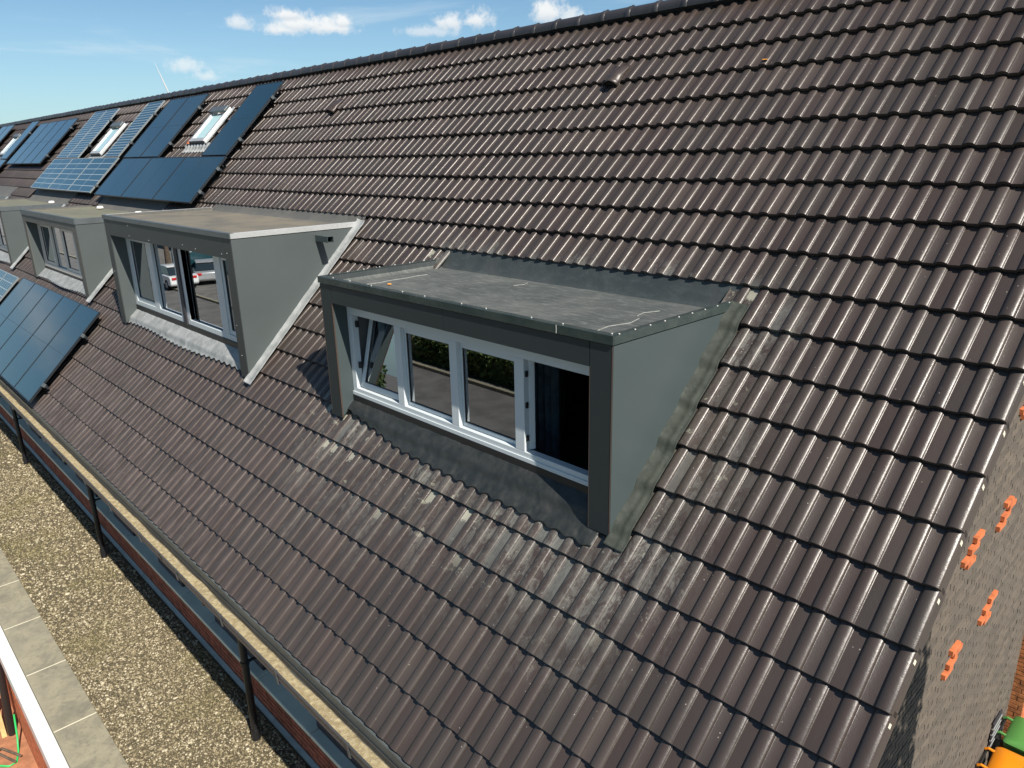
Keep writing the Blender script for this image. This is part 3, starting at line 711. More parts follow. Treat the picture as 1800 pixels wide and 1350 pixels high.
    if leads:
        drape('side_flashing', leads, d, x1 - .004, x1 + .128, (yf - .02) / R2 - .02, (zc + .03) / R2 + .02, lift=.007, wr=.0035, flat=lambda a, b: .85 * min(1, (1 - a) * 3), turn=lambda a, b: .03 * max(0, 1 - a / .5) ** 1.5, plain=not detail)
        drape('side_flashing', leads, d, x0 - .10, x0 + .004, (yf) / R2 + .12, (zc - .02) / R2, lift=.008, wr=.0035, plain=not detail)
    # dark base strip below the window
    MB().prism([(yw - .012, zsill - .085), (yw - .012, zsill - .002), (yw + .05, zsill - .002), (yw + .05, zsill - .085)], x0 + pw + .001, x1 - pw - .001).build('base_strip', M['black'], d)
    for s, a, b in ((-1, x0 + .006, x0 + .030), (1, x1 - .030, x1 - .006)): MB().box(a, b, yf + .036, ys, zr - .09 - kerb, ztop - .0045).build('kerb', upst, d)
    # room behind
    r = MB(); ra, rb, rc, rz0, rz1 = x0 + .11, x1 - .11, 2.1, -.95, zr - kerb - .07
    r.box(ra - .02, ra, yw + .07, rc, rz0, rz1); r.box(rb, rb + .02, yw + .07, rc, rz0, rz1); r.box(ra, rb, rc, rc + .02, rz0, rz1); r.box(ra - .02, rb + .02, yw + .05, rc, rz1, rz1 + .02); r.box(ra, rb, yw + .05, yw + .07, rz0, zsill - .01)
    rm = r.build('room', M['room_wall'], d); MB().box(ra, rb, yw + .07, rc, rz0 - .02, rz0).build('room_floor', M['room_floor'], rm)
    return d

def sash(d, x0, x1, z0, z1, y, m, w=.05, dep=.045, piv=None, ang=0, axis='X', bead=True):
    """opening light: frame with a pane as its child"""
    mb = MB(); bars(mb, x0, x1, y, y + dep, z0, z1, w); g_ = MB().box(x0 + w - .006, x1 - w + .006, y + dep * .45, y + dep * .55, z0 + w - .006, z1 - w + .006)
    bd = MB(); bars(bd, x0 + w - .001, x1 - w + .001, y + dep * .2, y + dep * .45 - .001, z0 + w - .001, z1 - w + .001, .006)
    if piv is not None:
        Rm = Matrix.Translation(piv) @ Matrix.Rotation(ang, 4, axis) @ Matrix.Translation(-Vector(piv))
        for q in (mb, g_, bd): q.v = [tuple(Rm @ Vector(p)) for p in q.v]
    f = mb.build('sash', m, d, bevel=.003); g_.build('pane', M['glass'], f); bd.build('glazing_bead', M['black'], f); return f

# --- dormer 1 (the new one)
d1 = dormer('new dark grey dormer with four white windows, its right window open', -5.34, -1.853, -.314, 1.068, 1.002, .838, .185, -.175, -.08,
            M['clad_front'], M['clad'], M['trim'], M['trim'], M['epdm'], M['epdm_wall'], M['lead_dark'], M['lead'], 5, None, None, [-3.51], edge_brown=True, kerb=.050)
yw = -.175; wf = MB()
zt = .860
wf.box(-5.155, -1.95, yw, yw + .07, -.080, -.004); wf.box(-5.155, -1.95, yw, yw + .07, .715, zt)
for a, b in ((-5.155, -5.083), (-4.398, -4.305), (-3.640, -3.548), (-2.885, -2.785), (-2.03, -1.95)): wf.box(a, b, yw, yw + .07, -.004, .715)
wfo = wf.build('window_frame', M['white_pvc'], d1, bevel=.004)
MB().box(-5.155, -1.95, yw - .010, yw - .0005, -.080, -.045).build('frame_drip', M['white_pvc'], wfo, bevel=.003)
sash(d1, -5.075, -4.405, .002, .71, yw + .036, M['white_pvc'], w=.052, piv=(0, yw + .05, .01), ang=-.24, axis='X')
for a, b in ((-4.305, -3.640), (-3.548, -2.885)):
    g_ = MB(); bars(g_, a, b, yw + .042, yw + .069, -.004, .715, .022, wb=.034, wt=.055); f = g_.build('sash', M['white_pvc'], d1, bevel=.003)
    MB().box(a + .02, b - .02, yw + .056, yw + .060, .028, .662).build('pane', M['glass'], f)
    bd = MB(); bars(bd, a + .021, b - .021, yw + .048, yw + .0555, .029, .661, .007); bd.build('glazing_bead', M['black'], f)
sash(d1, -2.778, -2.035, .002, .71, yw + .028, M['white_pvc'], w=.052, piv=(-2.775, yw + .06, 0), ang=math.radians(152), axis='Z')
for z in (.10, .36, .60):
    MB().box(-2.784, -2.772, yw + .012, yw + .034, z - .022, z + .022).build('hinge', M['black'], wfo)
for x, z in ((-5.066, .62), (-5.066, .22)): MB().box(x - .010, x + .012, yw + .03, yw + .06, z - .03, z + .03).build('hinge', M['black'], wfo)
# trim joint lugs, sealant spots, roof screws
bx = MB()
for k in range(9):
    t = k / 8; bx.box(-1.845, -1.838, -.28 + 1.25 * t, -.272 + 1.25 * t, 1.069, 1.075)
for k in range(10):
    x = -5.2 + 3.3 * k / 9 + random.uniform(-.08, .08); bx.box(x, x + .008, -.300, -.293, 1.069, 1.074)
for k in range(7):
    y = -.2 + 1.1 * k / 6; bx.box(-5.352, -5.345, y, y + .008, 1.069, 1.075)
bx.build('trim_rivet', M['white_paint'], d1)['kind'] = 'stuff'
MB().box(-2.312, -2.308, -.3355, -.3345, 1.012, 1.066).build('trim_joint', M['white_paint'], d1)
MB().box(-4.55, -4.547, -.3352, -.3345, 1.010, 1.067).build('trim_joint', M['black'], d1)
# chalky wrinkles across the sheet
for pts, w in ((((-5.02, -.10), (-4.99, .1), (-5.02, .28), (-5.0, .42), (-5.03, .55), (-5.01, .68)), .012), (((-2.22, -.05), (-2.25, .12), (-2.20, .30), (-2.24, .45)), .010), (((-2.30, .5), (-2.33, .62), (-2.28, .75)), .007), (((-3.9, .80), (-3.86, .90), (-3.9, .98)), .006)):
    mb = MB(); pp = [Vector((x, y, 0)) for x, y in pts]; n = 24
    def cr(t):
        k = min(int(t * (len(pp) - 1)), len(pp) - 2); q = t * (len(pp) - 1) - k; return pp[k].lerp(pp[k + 1], q)
    mb.grid(lambda a, b: (cr(a).x + (b - .5) * w * (.5 + 1.1 * abs(MN.noise(Vector((a * 9, 1, w * 99))))), cr(a).y, 0.984 + .006 * math.sin(math.pi * b)), 24, 3)
    mb.build('sheet_wrinkle', M['stain'], d1, 60)
# things inside dormer 1
cu = MB(); cu.grid(lambda a, b: (-3.36 + .36 * a, .45 + .03 * math.sin(a * 30), -.75 + 1.55 * b), 60, 4)
o = cu.build('curtain', M['curtain'], None, 60); tag(o, 'blue grey curtain hanging inside the open right window', 'curtain')
o.modifiers.new('t', 'SOLIDIFY').thickness = .004
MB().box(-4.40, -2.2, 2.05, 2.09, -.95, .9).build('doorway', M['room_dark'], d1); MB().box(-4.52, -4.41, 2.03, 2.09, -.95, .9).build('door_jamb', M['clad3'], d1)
MB().box(-3.6, -2.1, .75, 1.9, -.93, -.62).build('bed', M['room_floor'], None)
tag(bpy.data.objects['bed'], 'dark bed seen through the open right window', 'bed')
for x, lab in ((-4.26, 'narrow cream curtain behind the second window pane'), (-3.50, 'narrow cream curtain behind the third window pane')):
    cu = MB(); cu.grid(lambda a, b: (x + .07 * a + .03 * (1 - b), -.02 + .014 * math.sin(a * 26), -.3 + 1.05 * b), 24, 3); o = cu.build('curtain', M['curtain_pale'], None, 60); tag(o, lab, 'curtain', 'curtains in the new dormer'); o.modifiers.new('t', 'SOLIDIFY').thickness = .003
cu = MB(); cu.grid(lambda a, b: (-4.95 + .12 * a, .03 + .02 * math.sin(a * 30), -.3 + 1.1 * b), 24, 3); o = cu.build('curtain', M['curtain'], None, 60); tag(o, 'grey curtain behind the tilted left window', 'curtain', 'curtains in the new dormer'); o.modifiers.new('t', 'SOLIDIFY').thickness = .003
MB().box(-5.2, -4.3, -.10, .30, -.05, -.022).build('window_board', M['clad3'], d1)
o = MB().box(-5.05, -4.80, .04, .12, -.021, .135).build('storage_box', M['cardboard'], None, bevel=.004); tag(o, 'small cream box standing behind the tilted left window', 'box')

# --- dormer 2
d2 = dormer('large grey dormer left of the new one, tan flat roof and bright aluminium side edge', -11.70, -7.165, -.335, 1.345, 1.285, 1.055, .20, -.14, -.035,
            M['clad2_shaded'], M['clad2'], M['alu_dark'], M['alu'], M['bitumen_tan'], M['bitumen_grey'], M['lead_white'], M['lead_white'], 6, None, None, [-9.78], edge_brown=False, detail=False)
yw = -.14
def win(d, x0, x1, z0, z1, yw, m, muls, panes, fr=.07, top=.06, bot=.07):
    wf = MB(); wf.box(x0, x1, yw, yw + .07, z0, z0 + bot); wf.box(x0, x1, yw, yw + .07, z1 - top, z1); wf.box(x0, x0 + fr, yw, yw + .07, z0 + bot, z1 - top); wf.box(x1 - fr, x1, yw, yw + .07, z0 + bot, z1 - top)
    for a, b in muls: wf.box(a, b, yw, yw + .07, z0 + bot, z1 - top)
    o = wf.build('window_frame', m, d, bevel=.004)
    for a, b, casement in panes:
        if casement: sash(d, a, b, z0 + bot + .004, z1 - top - .004, yw + .012, m, w=.055)
        else:
            MB().box(a - .005, b + .005, yw + .050, yw + .054, z0 + bot - .004, z1 - top + .004).build('pane', M['glass'], o)
            bd = MB(); bars(bd, a, b, yw + .042, yw + .0495, z0 + bot, z1 - top, .008); bd.build('glazing_bead', M['black'], o)
    return o
win(d2, -11.515, -9.50, -.035, 1.08, yw, M['white_pvc'], [(-10.62, -10.44)], [(-11.41, -10.62, True), (-10.44, -9.56, False)], fr=.10)
win(d2, -9.39, -7.30, -.035, 1.08, yw, M['white_pvc'], [(-8.24, -8.05)], [(-9.13, -8.24, False), (-8.05, -7.40, True)], fr=.10)
MB().box(-9.50, -9.39, yw - .02, yw + .03, -.05, 1.07).build('centre_post', M['pier'], d2)
o = MB().box(-9.29, -9.39, yw - .001, yw + .069, .035, 1.02); o = o.build('window_frame', M['white_pvc'], d2)
sc = MB()
for x, z in ((-10.6, 1.10), (-10.6, 1.24), (-9.8, 1.09), (-8.6, 1.12), (-8.2, 1.1), (-7.45, 1.10), (-7.30, 1.12), (-7.3, .3), (-7.27, -.05), (-11.6, .5)): sc.tube([(x, yf_ := -.344, z), (x, -.348, z)], .006, 6)
sc.build('rivet', M['alu'], d2)['kind'] = 'stuff'
# overflow spout in the cheek
t = empty('overflow_spout', (-7.16, .7, 1.2), 'short dark square overflow spout on the side of the large dormer', 'spout')
mb = MB(); X0, X1 = -7.162, -6.875; y0, y1, z0, z1 = .675, .755, 1.165, 1.235
bars_ = [(X0, X1, y0, y1, z0, z0 + .004), (X0, X1, y0, y1, z1 - .004, z1), (X0, X1, y0, y0 + .004, z0 + .004, z1 - .004), (X0, X1, y1 - .004, y1, z0 + .004, z1 - .004)]
for b in bars_: mb.box(*b)
mb.build('spout', M['clad'], t); MB().box(X0 - .001, X0 + .004, y0 - .012, y1 + .012, z0 - .012, z1 + .012).build('spout_flange', M['clad2'], t)
for x, lab in ((-10.40, 'pale curtain in the left fixed pane of the large dormer'), (-9.08, 'pale curtain in the right fixed pane of the large dormer')):
    cu = MB(); cu.grid(lambda a, b: (x + .08 * a + .05 * (1 - b), .02 + .014 * math.sin(a * 26), -.3 + 1.3 * b), 24, 3); o = cu.build('curtain', M['curtain_pale'], None, 60); tag(o, lab, 'curtain', 'curtains in the large dormer'); o.modifiers.new('t', 'SOLIDIFY').thickness = .003

# --- dormer 3, 4, 5
def old_dormer(label, x0, x1, ztop, yf=-.25, warm=True, leadw=True):
    d = dormer(label, x0, x1, yf, ztop, ztop - .095, ztop - .23, .22, -.06, -.0, M['clad3'], M['clad2'], M['alu_dark'], M['alu_dark'], M['bitumen_green'], M['bitumen_grey'], M['lead_white'], M['lead_white'], 6, None, None,
               [x0 + 1.4, x0 + 2.8], trimh=.10, detail=False, group='weathered grey dormers farther along')
    fr = M['cream_pvc']; a, b = x0 + .22, x1 - .22; n = 4; st = (b - a - .16) / n
    win(d, a, b, .0, ztop - .22, -.06, fr, [(a + .08 + st * k - .035, a + .08 + st * k + .035) for k in (1, 2, 3)], [(a + .08 + st * k + .035, a + .08 + st * (k + 1) - .035, k % 2 == 0) for k in range(n)])
    return d
d3 = old_dormer('narrow weathered grey dormer between the large dormer and the picture edge', -17.75, -13.70, 1.18)
d4 = old_dormer('weathered grey dormer cut by the left edge of the photo', -24.0, -19.85, 1.15)
d5 = old_dormer('farthest weathered grey dormer, hidden beyond the others', -30.4, -26.2, 1.15)
for x, y, lab in ((-16.75, 1.0, 'white roof outlet left on the narrow dormer roof'), (-14.2, .95, 'white roof outlet right on the narrow dormer roof'), (-20.3, .9, 'white roof outlet on the dormer roof at the picture edge')):
    mb = MB(); mb.tube([(x, y, 1.16), (x, y, 1.20)], [.07, .055], 12); o = mb.build('roof_outlet', M['white_paint'], None, 50); tag(o, lab, 'roof outlet', 'white outlets on the old dormer roofs')

# ------------------------------------------------------------------ solar panels
def solar_proto(kind, w, h):
    """panel lying in its own frame: origin at lower left corner, x right, y up-slope, z normal"""
    t = bpy.data.objects.new('solar_panel', None); COL.objects.link(t); ORIG[t.name] = (0, 0, 0)
    fm = M['pv_frame'] if kind == 'black' else M['pv_frame_alu']
    f = MB(); f.box(0, w, 0, .012, 0, .035); f.box(0, w, h - .012, h, 0, .035); f.box(0, .012, .012, h - .012, 0, .035); f.box(w - .012, w, .012, h - .012, 0, .035); f.build('frame', fm, t)
    b = MB(); b.box(.012, w - .012, .012, h - .012, .024, .0305)
    sh = b.build('glass_sheet', M['pv_black'] if kind == 'black' else M['pv_back'], t)
    if kind == 'black':
        l = MB(); l.box(.012, w - .012, h / 2 - .004, h / 2 + .004, .0306, .0312) if h > w else l.box(w / 2 - .004, w / 2 + .004, .012, h - .012, .0306, .0312); l.build('busbar_line', M['pv_frame'], sh)
    else:
        nx, ny, gx_, gy_ = {'row': (2, 6, .022, .016), 'stack': (1, 20, .02, .014), 'grid': (6, 10, .012, .012)}[kind]
        cw, ch = (w - .03) / nx, (h - .03) / ny; cm = MB().box(gx_ / 2, cw - gx_ / 2, gy_ / 2, ch - gy_ / 2, 0, .0012).mesh('cell', M['pv_blue'])
        for i in range(nx):
            for j in range(ny):
                o = bpy.data.objects.new('cell', cm); COL.objects.link(o); o.parent = sh; o.location = (.015 + i * cw, .015 + j * ch + (.006 if kind == 'stack' and j >= 10 else 0), .0304)
    return t
def copy_tree(o, parent=None):
    c = o.copy(); COL.objects.link(c); c.parent = parent
    for ch in o.children: copy_tree(ch, c)
    return c
PROTO = {}; GRP = 'solar panels on the tiled roof'
def panel(kind, x, v, w, h, label, hgt=.115):
    key = (kind, round(w, 2), round(h, 2))
    if key not in PROTO: PROTO[key] = o = solar_proto(*key)
    else: o = copy_tree(PROTO[key])
    o.matrix_world = Matrix(ROOF) @ Matrix.Translation((x, v, hgt)); tag(o, label, 'solar panel', GRP)
rails = []
def rail(x0, x1, v, label, hgt=.108, n=3):
    t = empty('mounting_rail', RF(x1, v, .06), label, 'mounting rail', 'black mounting rails under the solar panels')
    MB().box(x0 - .05, x1 + .075, v - .020, v + .020, hgt - .045, hgt - .003, T=RF).build('rail', M['pv_frame'], t)
    MB().box(x1 + .004, x1 + .028, v - .03, v + .03, hgt - .002, hgt + .045, T=RF).build('end_clamp', M['alu_dark'], t)
    for k in range(n):
        xx = x1 - .25 - (x1 - x0 - .5) * k / max(1, n - 1)
        MB().box(xx - .02, xx + .02, v - .05, v - .026, .03, hgt - .01, T=RF).box(xx - .02, xx + .02, v - .12, v - .05, .028, .036, T=RF).build('roof_hook', M['pv_frame'], t)
nm = ['left', 'second', 'third']
for k in range(2): panel('black', -17.84 + 1.10 * k, 2.92, 1.08, 1.77, ('left' if k == 0 else 'right') + ' upright black panel left of the nearest roof window')
panel('black', -13.42, 2.92, 1.08, 1.77, 'upright black panel right of the nearest roof window')
for k in range(3): panel('black', -17.76 + 1.83 * k, 1.84, 1.81, 1.05, ('left', 'middle', 'right')[k] + ' black panel of the lowest row under the nearest roof window')
for k in range(2): panel('stack', -23.74 + 1.07 * k, 2.96, 1.05, 1.75, ('left', 'right')[k] + ' upright white gridded panel left of the second roof window')
panel('stack', -19.36, 2.96, 1.05, 1.75, 'upright white gridded panel right of the second roof window')
for k in range(3): panel('row', -23.82 + 1.88 * k, 1.88, 1.86, 1.05, ('left', 'middle', 'right')[k] + ' white gridded panel of the row under the second roof window')
for k in range(4): panel('black', -29.72 + 1.14 * k, 2.77, 1.12, 1.80, ('leftmost', 'second from left', 'third from left', 'rightmost')[k] + ' of the four black panels in one block beyond the gridded ones')
panel('black', -31.50, 3.0, 1.08, 1.76, 'upright black panel right of the third roof window')
for k in range(3): panel('black', -35.9 + 1.88 * k, 1.93, 1.86, 1.03, ('left', 'middle', 'right')[k] + ' black panel of the row under the third roof window')
for k in range(2): panel('black', -36.65 + 1.14 * k, 3.0, 1.12, 1.78, ('left', 'right')[k] + ' upright black panel left of the third roof window')
for k in range(5): panel('black', -17.88 + 1.085 * k, -2.25, 1.07, 1.76, ('leftmost', 'second from left', 'middle', 'second from right', 'rightmost')[k] + ' of the five black panels above the gutter')
for k in range(2): panel('grid', -20.42 + 1.10 * k, -2.27, 1.08, 1.74, ('left', 'right')[k] + ' white gridded panel just above the gutter')
for x0, x1, v, lab in ((-17.8, -12.29, 2.1, 'lowest rail of the nearest upper black panels'), (-17.8, -12.29, 2.62, 'rail under the top of the lowest black panel row'), (-17.84, -15.66, 3.3, 'lower rail of the left pair of black panels'), (-17.84, -15.66, 4.3, 'upper rail of the left pair of black panels'),
                      (-13.42, -12.34, 3.3, 'lower rail of the single black upright panel'), (-13.42, -12.34, 4.3, 'upper rail of the single black upright panel'),
                      (-23.8, -18.2, 2.1, 'lower rail of the white gridded row'), (-23.74, -21.6, 3.4, 'lower rail of the gridded upright pair'), (-23.74, -21.6, 4.3, 'upper rail of the gridded upright pair'), (-19.36, -18.3, 3.4, 'lower rail of the single gridded upright panel'), (-19.36, -18.3, 4.3, 'upper rail of the single gridded upright panel'),
                      (-29.7, -25.2, 3.1, 'lower rail of the block of four black panels'), (-29.7, -25.2, 4.2, 'upper rail of the block of four black panels'), (-31.5, -30.4, 4.2, 'rail of the panel right of the third roof window'),
                      (-17.88, -12.46, -1.92, 'lower rail of the five black panels above the gutter'), (-17.88, -12.46, -.95, 'upper rail of the five black panels above the gutter'), (-20.4, -18.25, -1.3, 'rail of the gridded panels above the gutter')):
    rail(x0, x1, v, lab)

# ------------------------------------------------------------------ roof windows
def roof_window(x0, x1, v0, v1, label, orange=False):
    t = empty('roof_window', RF((x0 + x1) / 2, v0, .05), label, 'roof window', 'roof windows between the solar panels')
    f = MB(); fr = .085
    f.box(x0, x0 + fr, v0, v1, -.02, .085, T=RF); f.box(x1 - fr, x1, v0, v1, -.02, .085, T=RF); f.box(x0 + fr, x1 - fr, v0, v0 + fr, -.02, .085, T=RF); f.build('frame', M['alu'], t, bevel=.004)
    MB().box(x0 + .0, x1 - .0, v1 - .14, v1, .086, .135, T=RF).build('top_hood', M['alu_dark'], t, bevel=.006)
    MB().box(x0 + fr, x1 - fr, v0 + fr, v1 - .14, .045, .060, T=RF).build('pane', M['skyglass'], t)
    MB().box(x0 + .01, x1 - .01, v0 - .012, v0 - .002, .0, .08, T=RF).build('lower_rail', M['black'], t)
    for xa, xb in ((x0 - .07, x0 - .004), (x1 + .004, x1 + .10)):
        MB().box(xa, xb, v0 - .03, v1 + .03, .034, .046, T=RF).build('side_flashing', M['alu'], t)
    drape('apron', M['lead_white'], t, x0 - .16, x1 + .20, v0 - .22, v0 + .01, lift=.010, wr=.004)
    if orange: MB().box(x0 - .12, x0 - .05, v0 - .03, v0 + .09, .04, .06, T=RF).build('sealing_strip', M['brick_orange'], t)
roof_window(-14.86, -14.12, 3.37, 4.25, 'nearest roof window, set between black solar panels, orange strip at its corner', True)
roof_window(-21.12, -20.30, 3.15, 4.17, 'second roof window, set between white gridded solar panels')
roof_window(-32.85, -32.05, 3.28, 4.25, 'third roof window, set between black panels at the left edge')

# ------------------------------------------------------------------ flat roof extension
ext = empty('flat_roofed_extension', (-14, -2.1, GROUND_Z), 'low flat roofed extension with concrete edging slabs and white fascia below the gutter', 'extension')
MB().box(-40, GX, -2.92, WALL_Y - .004, FLAT_Z - .25, FLAT_Z - .03).build('roof_slab', M['concrete'], ext)
MB().box(-40, GX, -2.54, WALL_Y - .003, FLAT_Z - .029, FLAT_Z + .001).build('gravel_bed', M['grit'], ext)
x = -3.48; k = 0
while x > -34:
    L = 1.262
    MB().box(x - L + .006, x - .006, -2.955, -2.525, FLAT_Z - .02, FLAT_Z + .045).build('coping_slab', M['concrete'], ext, bevel=.006)
    MB().box(x - .0055, x + .0055, -2.95, -2.53, FLAT_Z - .02, FLAT_Z + .043).build('mortar_joint', M['cardboard'], ext)
    x -= L; k += 1
for a in np.arange(-2.0, -34, -3.0):
    MB().box(a - 2.996, a, -3.10, -2.958, FLAT_Z - .16, FLAT_Z + .02).build('fascia_trim', M['white_paint'], ext, bevel=.008)
ew = MB().box(-40, -2, -2.97, -2.80, GROUND_Z, FLAT_Z - .16).build('brick_wall', M['mortar'], ext)
brick_wall(ew, 'ext', 'y', -2.98, -13.5, -8.5, GROUND_Z, FLAT_Z - .2, lambda a, z, r: ('brick_orange', .004), lambda a, z: True, 250, -1)
MB().box(-40, -2, -2.984, -2.9705, GROUND_Z, FLAT_Z - .161).build('wall_pointing', M['brick_orange'], ew)
mb = MB(); mb.prism([(WALL_Y - .050, FLAT_Z + .01), (WALL_Y - .045, FLAT_Z + .022), (WALL_Y - .012, FLAT_Z + .055), (WALL_Y - .006, FLAT_Z + .055), (WALL_Y - .006, FLAT_Z + .01)], -40, GX); mb.build('wall_flashing', M['zinc'], ext)

def gravel():
    def patch(n, x0, x1, y0, y1, smin, smax, z):
        P = np.stack([RNG.uniform(x0, x1, n), RNG.uniform(y0, y1, n), np.full(n, z)], 1)
        P[:, 2] += RNG.uniform(0, .010, n); return P, RNG.uniform(smin, smax, n) * RNG.lognormal(0, .28, n)
    t = (1 + 5 ** .5) / 2
    ico = np.array([(-1, t, 0), (1, t, 0), (-1, -t, 0), (1, -t, 0), (0, -1, t), (0, 1, t), (0, -1, -t), (0, 1, -t), (t, 0, -1), (t, 0, 1), (-t, 0, -1), (-t, 0, 1)]) / math.sqrt(1 + t * t)
    F = np.array([(0, 11, 5), (0, 5, 1), (0, 1, 7), (0, 7, 10), (0, 10, 11), (1, 5, 9), (5, 11, 4), (11, 10, 2), (10, 7, 6), (7, 1, 8), (3, 9, 4), (3, 4, 2), (3, 2, 6), (3, 6, 8), (3, 8, 9), (4, 9, 5), (2, 4, 11), (6, 2, 10), (8, 6, 7), (9, 8, 1)])
    groups = [patch(33000, -9.5, -3.2, -2.53, -1.22, .0075, .0140, FLAT_Z + .001), patch(15000, -16, -9.5, -2.53, -1.22, .011, .017, FLAT_Z + .001), patch(6500, -24, -16, -2.53, -1.22, .014, .020, FLAT_Z + .001)]
    C = np.concatenate([g[0] for g in groups]); Sz = np.concatenate([g[1] for g in groups]); n = len(C)
    q = RNG.normal(size=(n, 4)); q /= np.linalg.norm(q, axis=1)[:, None]; a, b, c, d = q.T
    Rm = np.stack([np.stack([1 - 2 * (c * c + d * d), 2 * (b * c - a * d), 2 * (b * d + a * c)], -1), np.stack([2 * (b * c + a * d), 1 - 2 * (b * b + d * d), 2 * (c * d - a * b)], -1), np.stack([2 * (b * d - a * c), 2 * (c * d + a * b), 1 - 2 * (b * b + c * c)], -1)], 1)
    sc = RNG.uniform(.55, 1.25, (n, 1, 3)) * Sz[:, None, None]
    V = (ico[None] * (1 + RNG.uniform(-.16, .16, (n, 12, 1)))) * sc
    V = np.einsum('nij,nkj->nki', Rm, V); V[:, :, 2] *= .75; V += C[:, None, :]
    me = bpy.data.meshes.new('gravel'); nv = n * 12; nf = n * 20
    me.vertices.add(nv); me.vertices.foreach_set('co', V.reshape(-1))
    FF = (F[None] + (np.arange(n) * 12)[:, None, None]).reshape(-1)
    me.loops.add(nf * 3); me.loops.foreach_set('vertex_index', FF.astype(np.int32))
    me.polygons.add(nf); me.polygons.foreach_set('loop_start', np.arange(0, nf * 3, 3, dtype=np.int32)); me.polygons.foreach_set('loop_total', np.full(nf, 3, np.int32))
    me.update(calc_edges=True)
    at = me.attributes.new('tone', 'FLOAT', 'POINT'); at.data.foreach_set('value', np.repeat(RNG.uniform(0, 1, n) ** 1.35, 12).astype(np.float32))
    me.materials.append(M['pebble']); o = bpy.data.objects.new('gravel', me); COL.objects.link(o)
    tag(o, 'loose pale and dark pebbles covering the flat roof', 'gravel', kind='stuff')
gravel()

# ------------------------------------------------------------------ ground and street
M['ground'] = mat('pavement', (.13, .122, .110), .9, var=.2, vscale=1.5, bump=.004, bscale=20)
M['road'] = mat('asphalt', (.105, .100, .092), .85, var=.2, vscale=1.2)
M['grass'] = mat('lawn', (.035, .055, .014), .95, var=.4, vscale=2)
M['paver'] = mat('terracotta_pavers', (.30, .13, .065), .85, var=.2, vscale=6)
g_ = MB(); g_.box(-700, 700, -700, 700, GROUND_Z - .5, GROUND_Z); tag(g_.build('ground', M['ground']), 'flat grey ground round the houses', kind='structure')
tag(MB().box(-300, 100, -12.9, -7.4, GROUND_Z, GROUND_Z + .004).build('road', M['road']), 'asphalt street in front of the houses', kind='structure')
tag(MB().box(-300, 100, -13.05, -12.9, GROUND_Z, GROUND_Z + .12).build('kerb', M['concrete']), 'concrete kerb along the street', kind='structure')
tag(MB().box(-38, 100, -60, -13.4, GROUND_Z, GROUND_Z + .006).build('lawn', M['grass']), 'grass beyond the street', kind='structure')
tag(MB().box(-20, -4, -6.5, -2.985, GROUND_Z, GROUND_Z + .03).build('terrace', M['paver']), 'terracotta paved garden terrace', kind='structure')

M['leaf'] = mat('hedge_leaves', (.070, .12, .025), .7, col2=(.11, .16, .04), vscale=5)
M['leaf2'] = mat('tree_leaves', (.045, .080, .020), .7, col2=(.07, .11, .03), vscale=3)
M['bark'] = mat('bark', (.09, .065, .045), .95, var=.3, vscale=12)
def leaf_cloud(pts, size, rng):
    """many small leaf quads at pts"""
    n = len(pts); a = rng.normal(size=(n, 3)); a /= np.linalg.norm(a, axis=1)[:, None]; b = np.cross(a, rng.normal(size=(n, 3))); b /= np.linalg.norm(b, axis=1)[:, None]
    s = (size * rng.uniform(.6, 1.4, n))[:, None]
    V = np.stack([pts - a * s, pts + b * s * .6, pts + a * s, pts - b * s * .6], 1).reshape(-1, 3)
    mb = MB(); mb.v = V.tolist(); mb.f = [(4 * i, 4 * i + 1, 4 * i + 2, 4 * i + 3) for i in range(n)]; return mb
def tree(x, y, h, r, label, z0=GROUND_Z, n=5000, leaf=.12, group=None):
    rng = np.random.default_rng(int(abs(x * 7 + y * 3)))
    t = empty('tree', (x, y, z0), label, 'tree', group)
    mb = MB(); mb.tube([(x, y, z0), (x + .05, y, z0 + h * .3), (x - .1, y + .1, z0 + h * .6), (x, y, z0 + h * .85)], [r * .09, r * .07, r * .045, r * .01], 9)
    for k in range(7):
        a = rng.uniform(0, 6.28); s = z0 + h * rng.uniform(.35, .6); mb.tube([(x, y, s), (x + math.cos(a) * r * .4, y + math.sin(a) * r * .4, s + h * .12), (x + math.cos(a) * r * .75, y + math.sin(a) * r * .75, s + h * .2)], [r * .04, r * .025, r * .008], 6)
    mb.build('trunk', M['bark'], t, 50)
    K = 26; cen = rng.normal(size=(K, 3)); cen /= np.linalg.norm(cen, axis=1)[:, None]; cen *= rng.uniform(.35, .85, (K, 1)); cen = cen * (r, r, h * .32) + (x, y, z0 + h * .66)
    idx = rng.integers(0, K, n); o = rng.normal(size=(n, 3)); o /= np.linalg.norm(o, axis=1)[:, None]; pts = cen[idx] + o * rng.uniform(.5, 1, (n, 1)) ** .5 * r * .34
    leaf_cloud(pts, leaf, rng).build('crown', M['leaf2'], t)
    return t

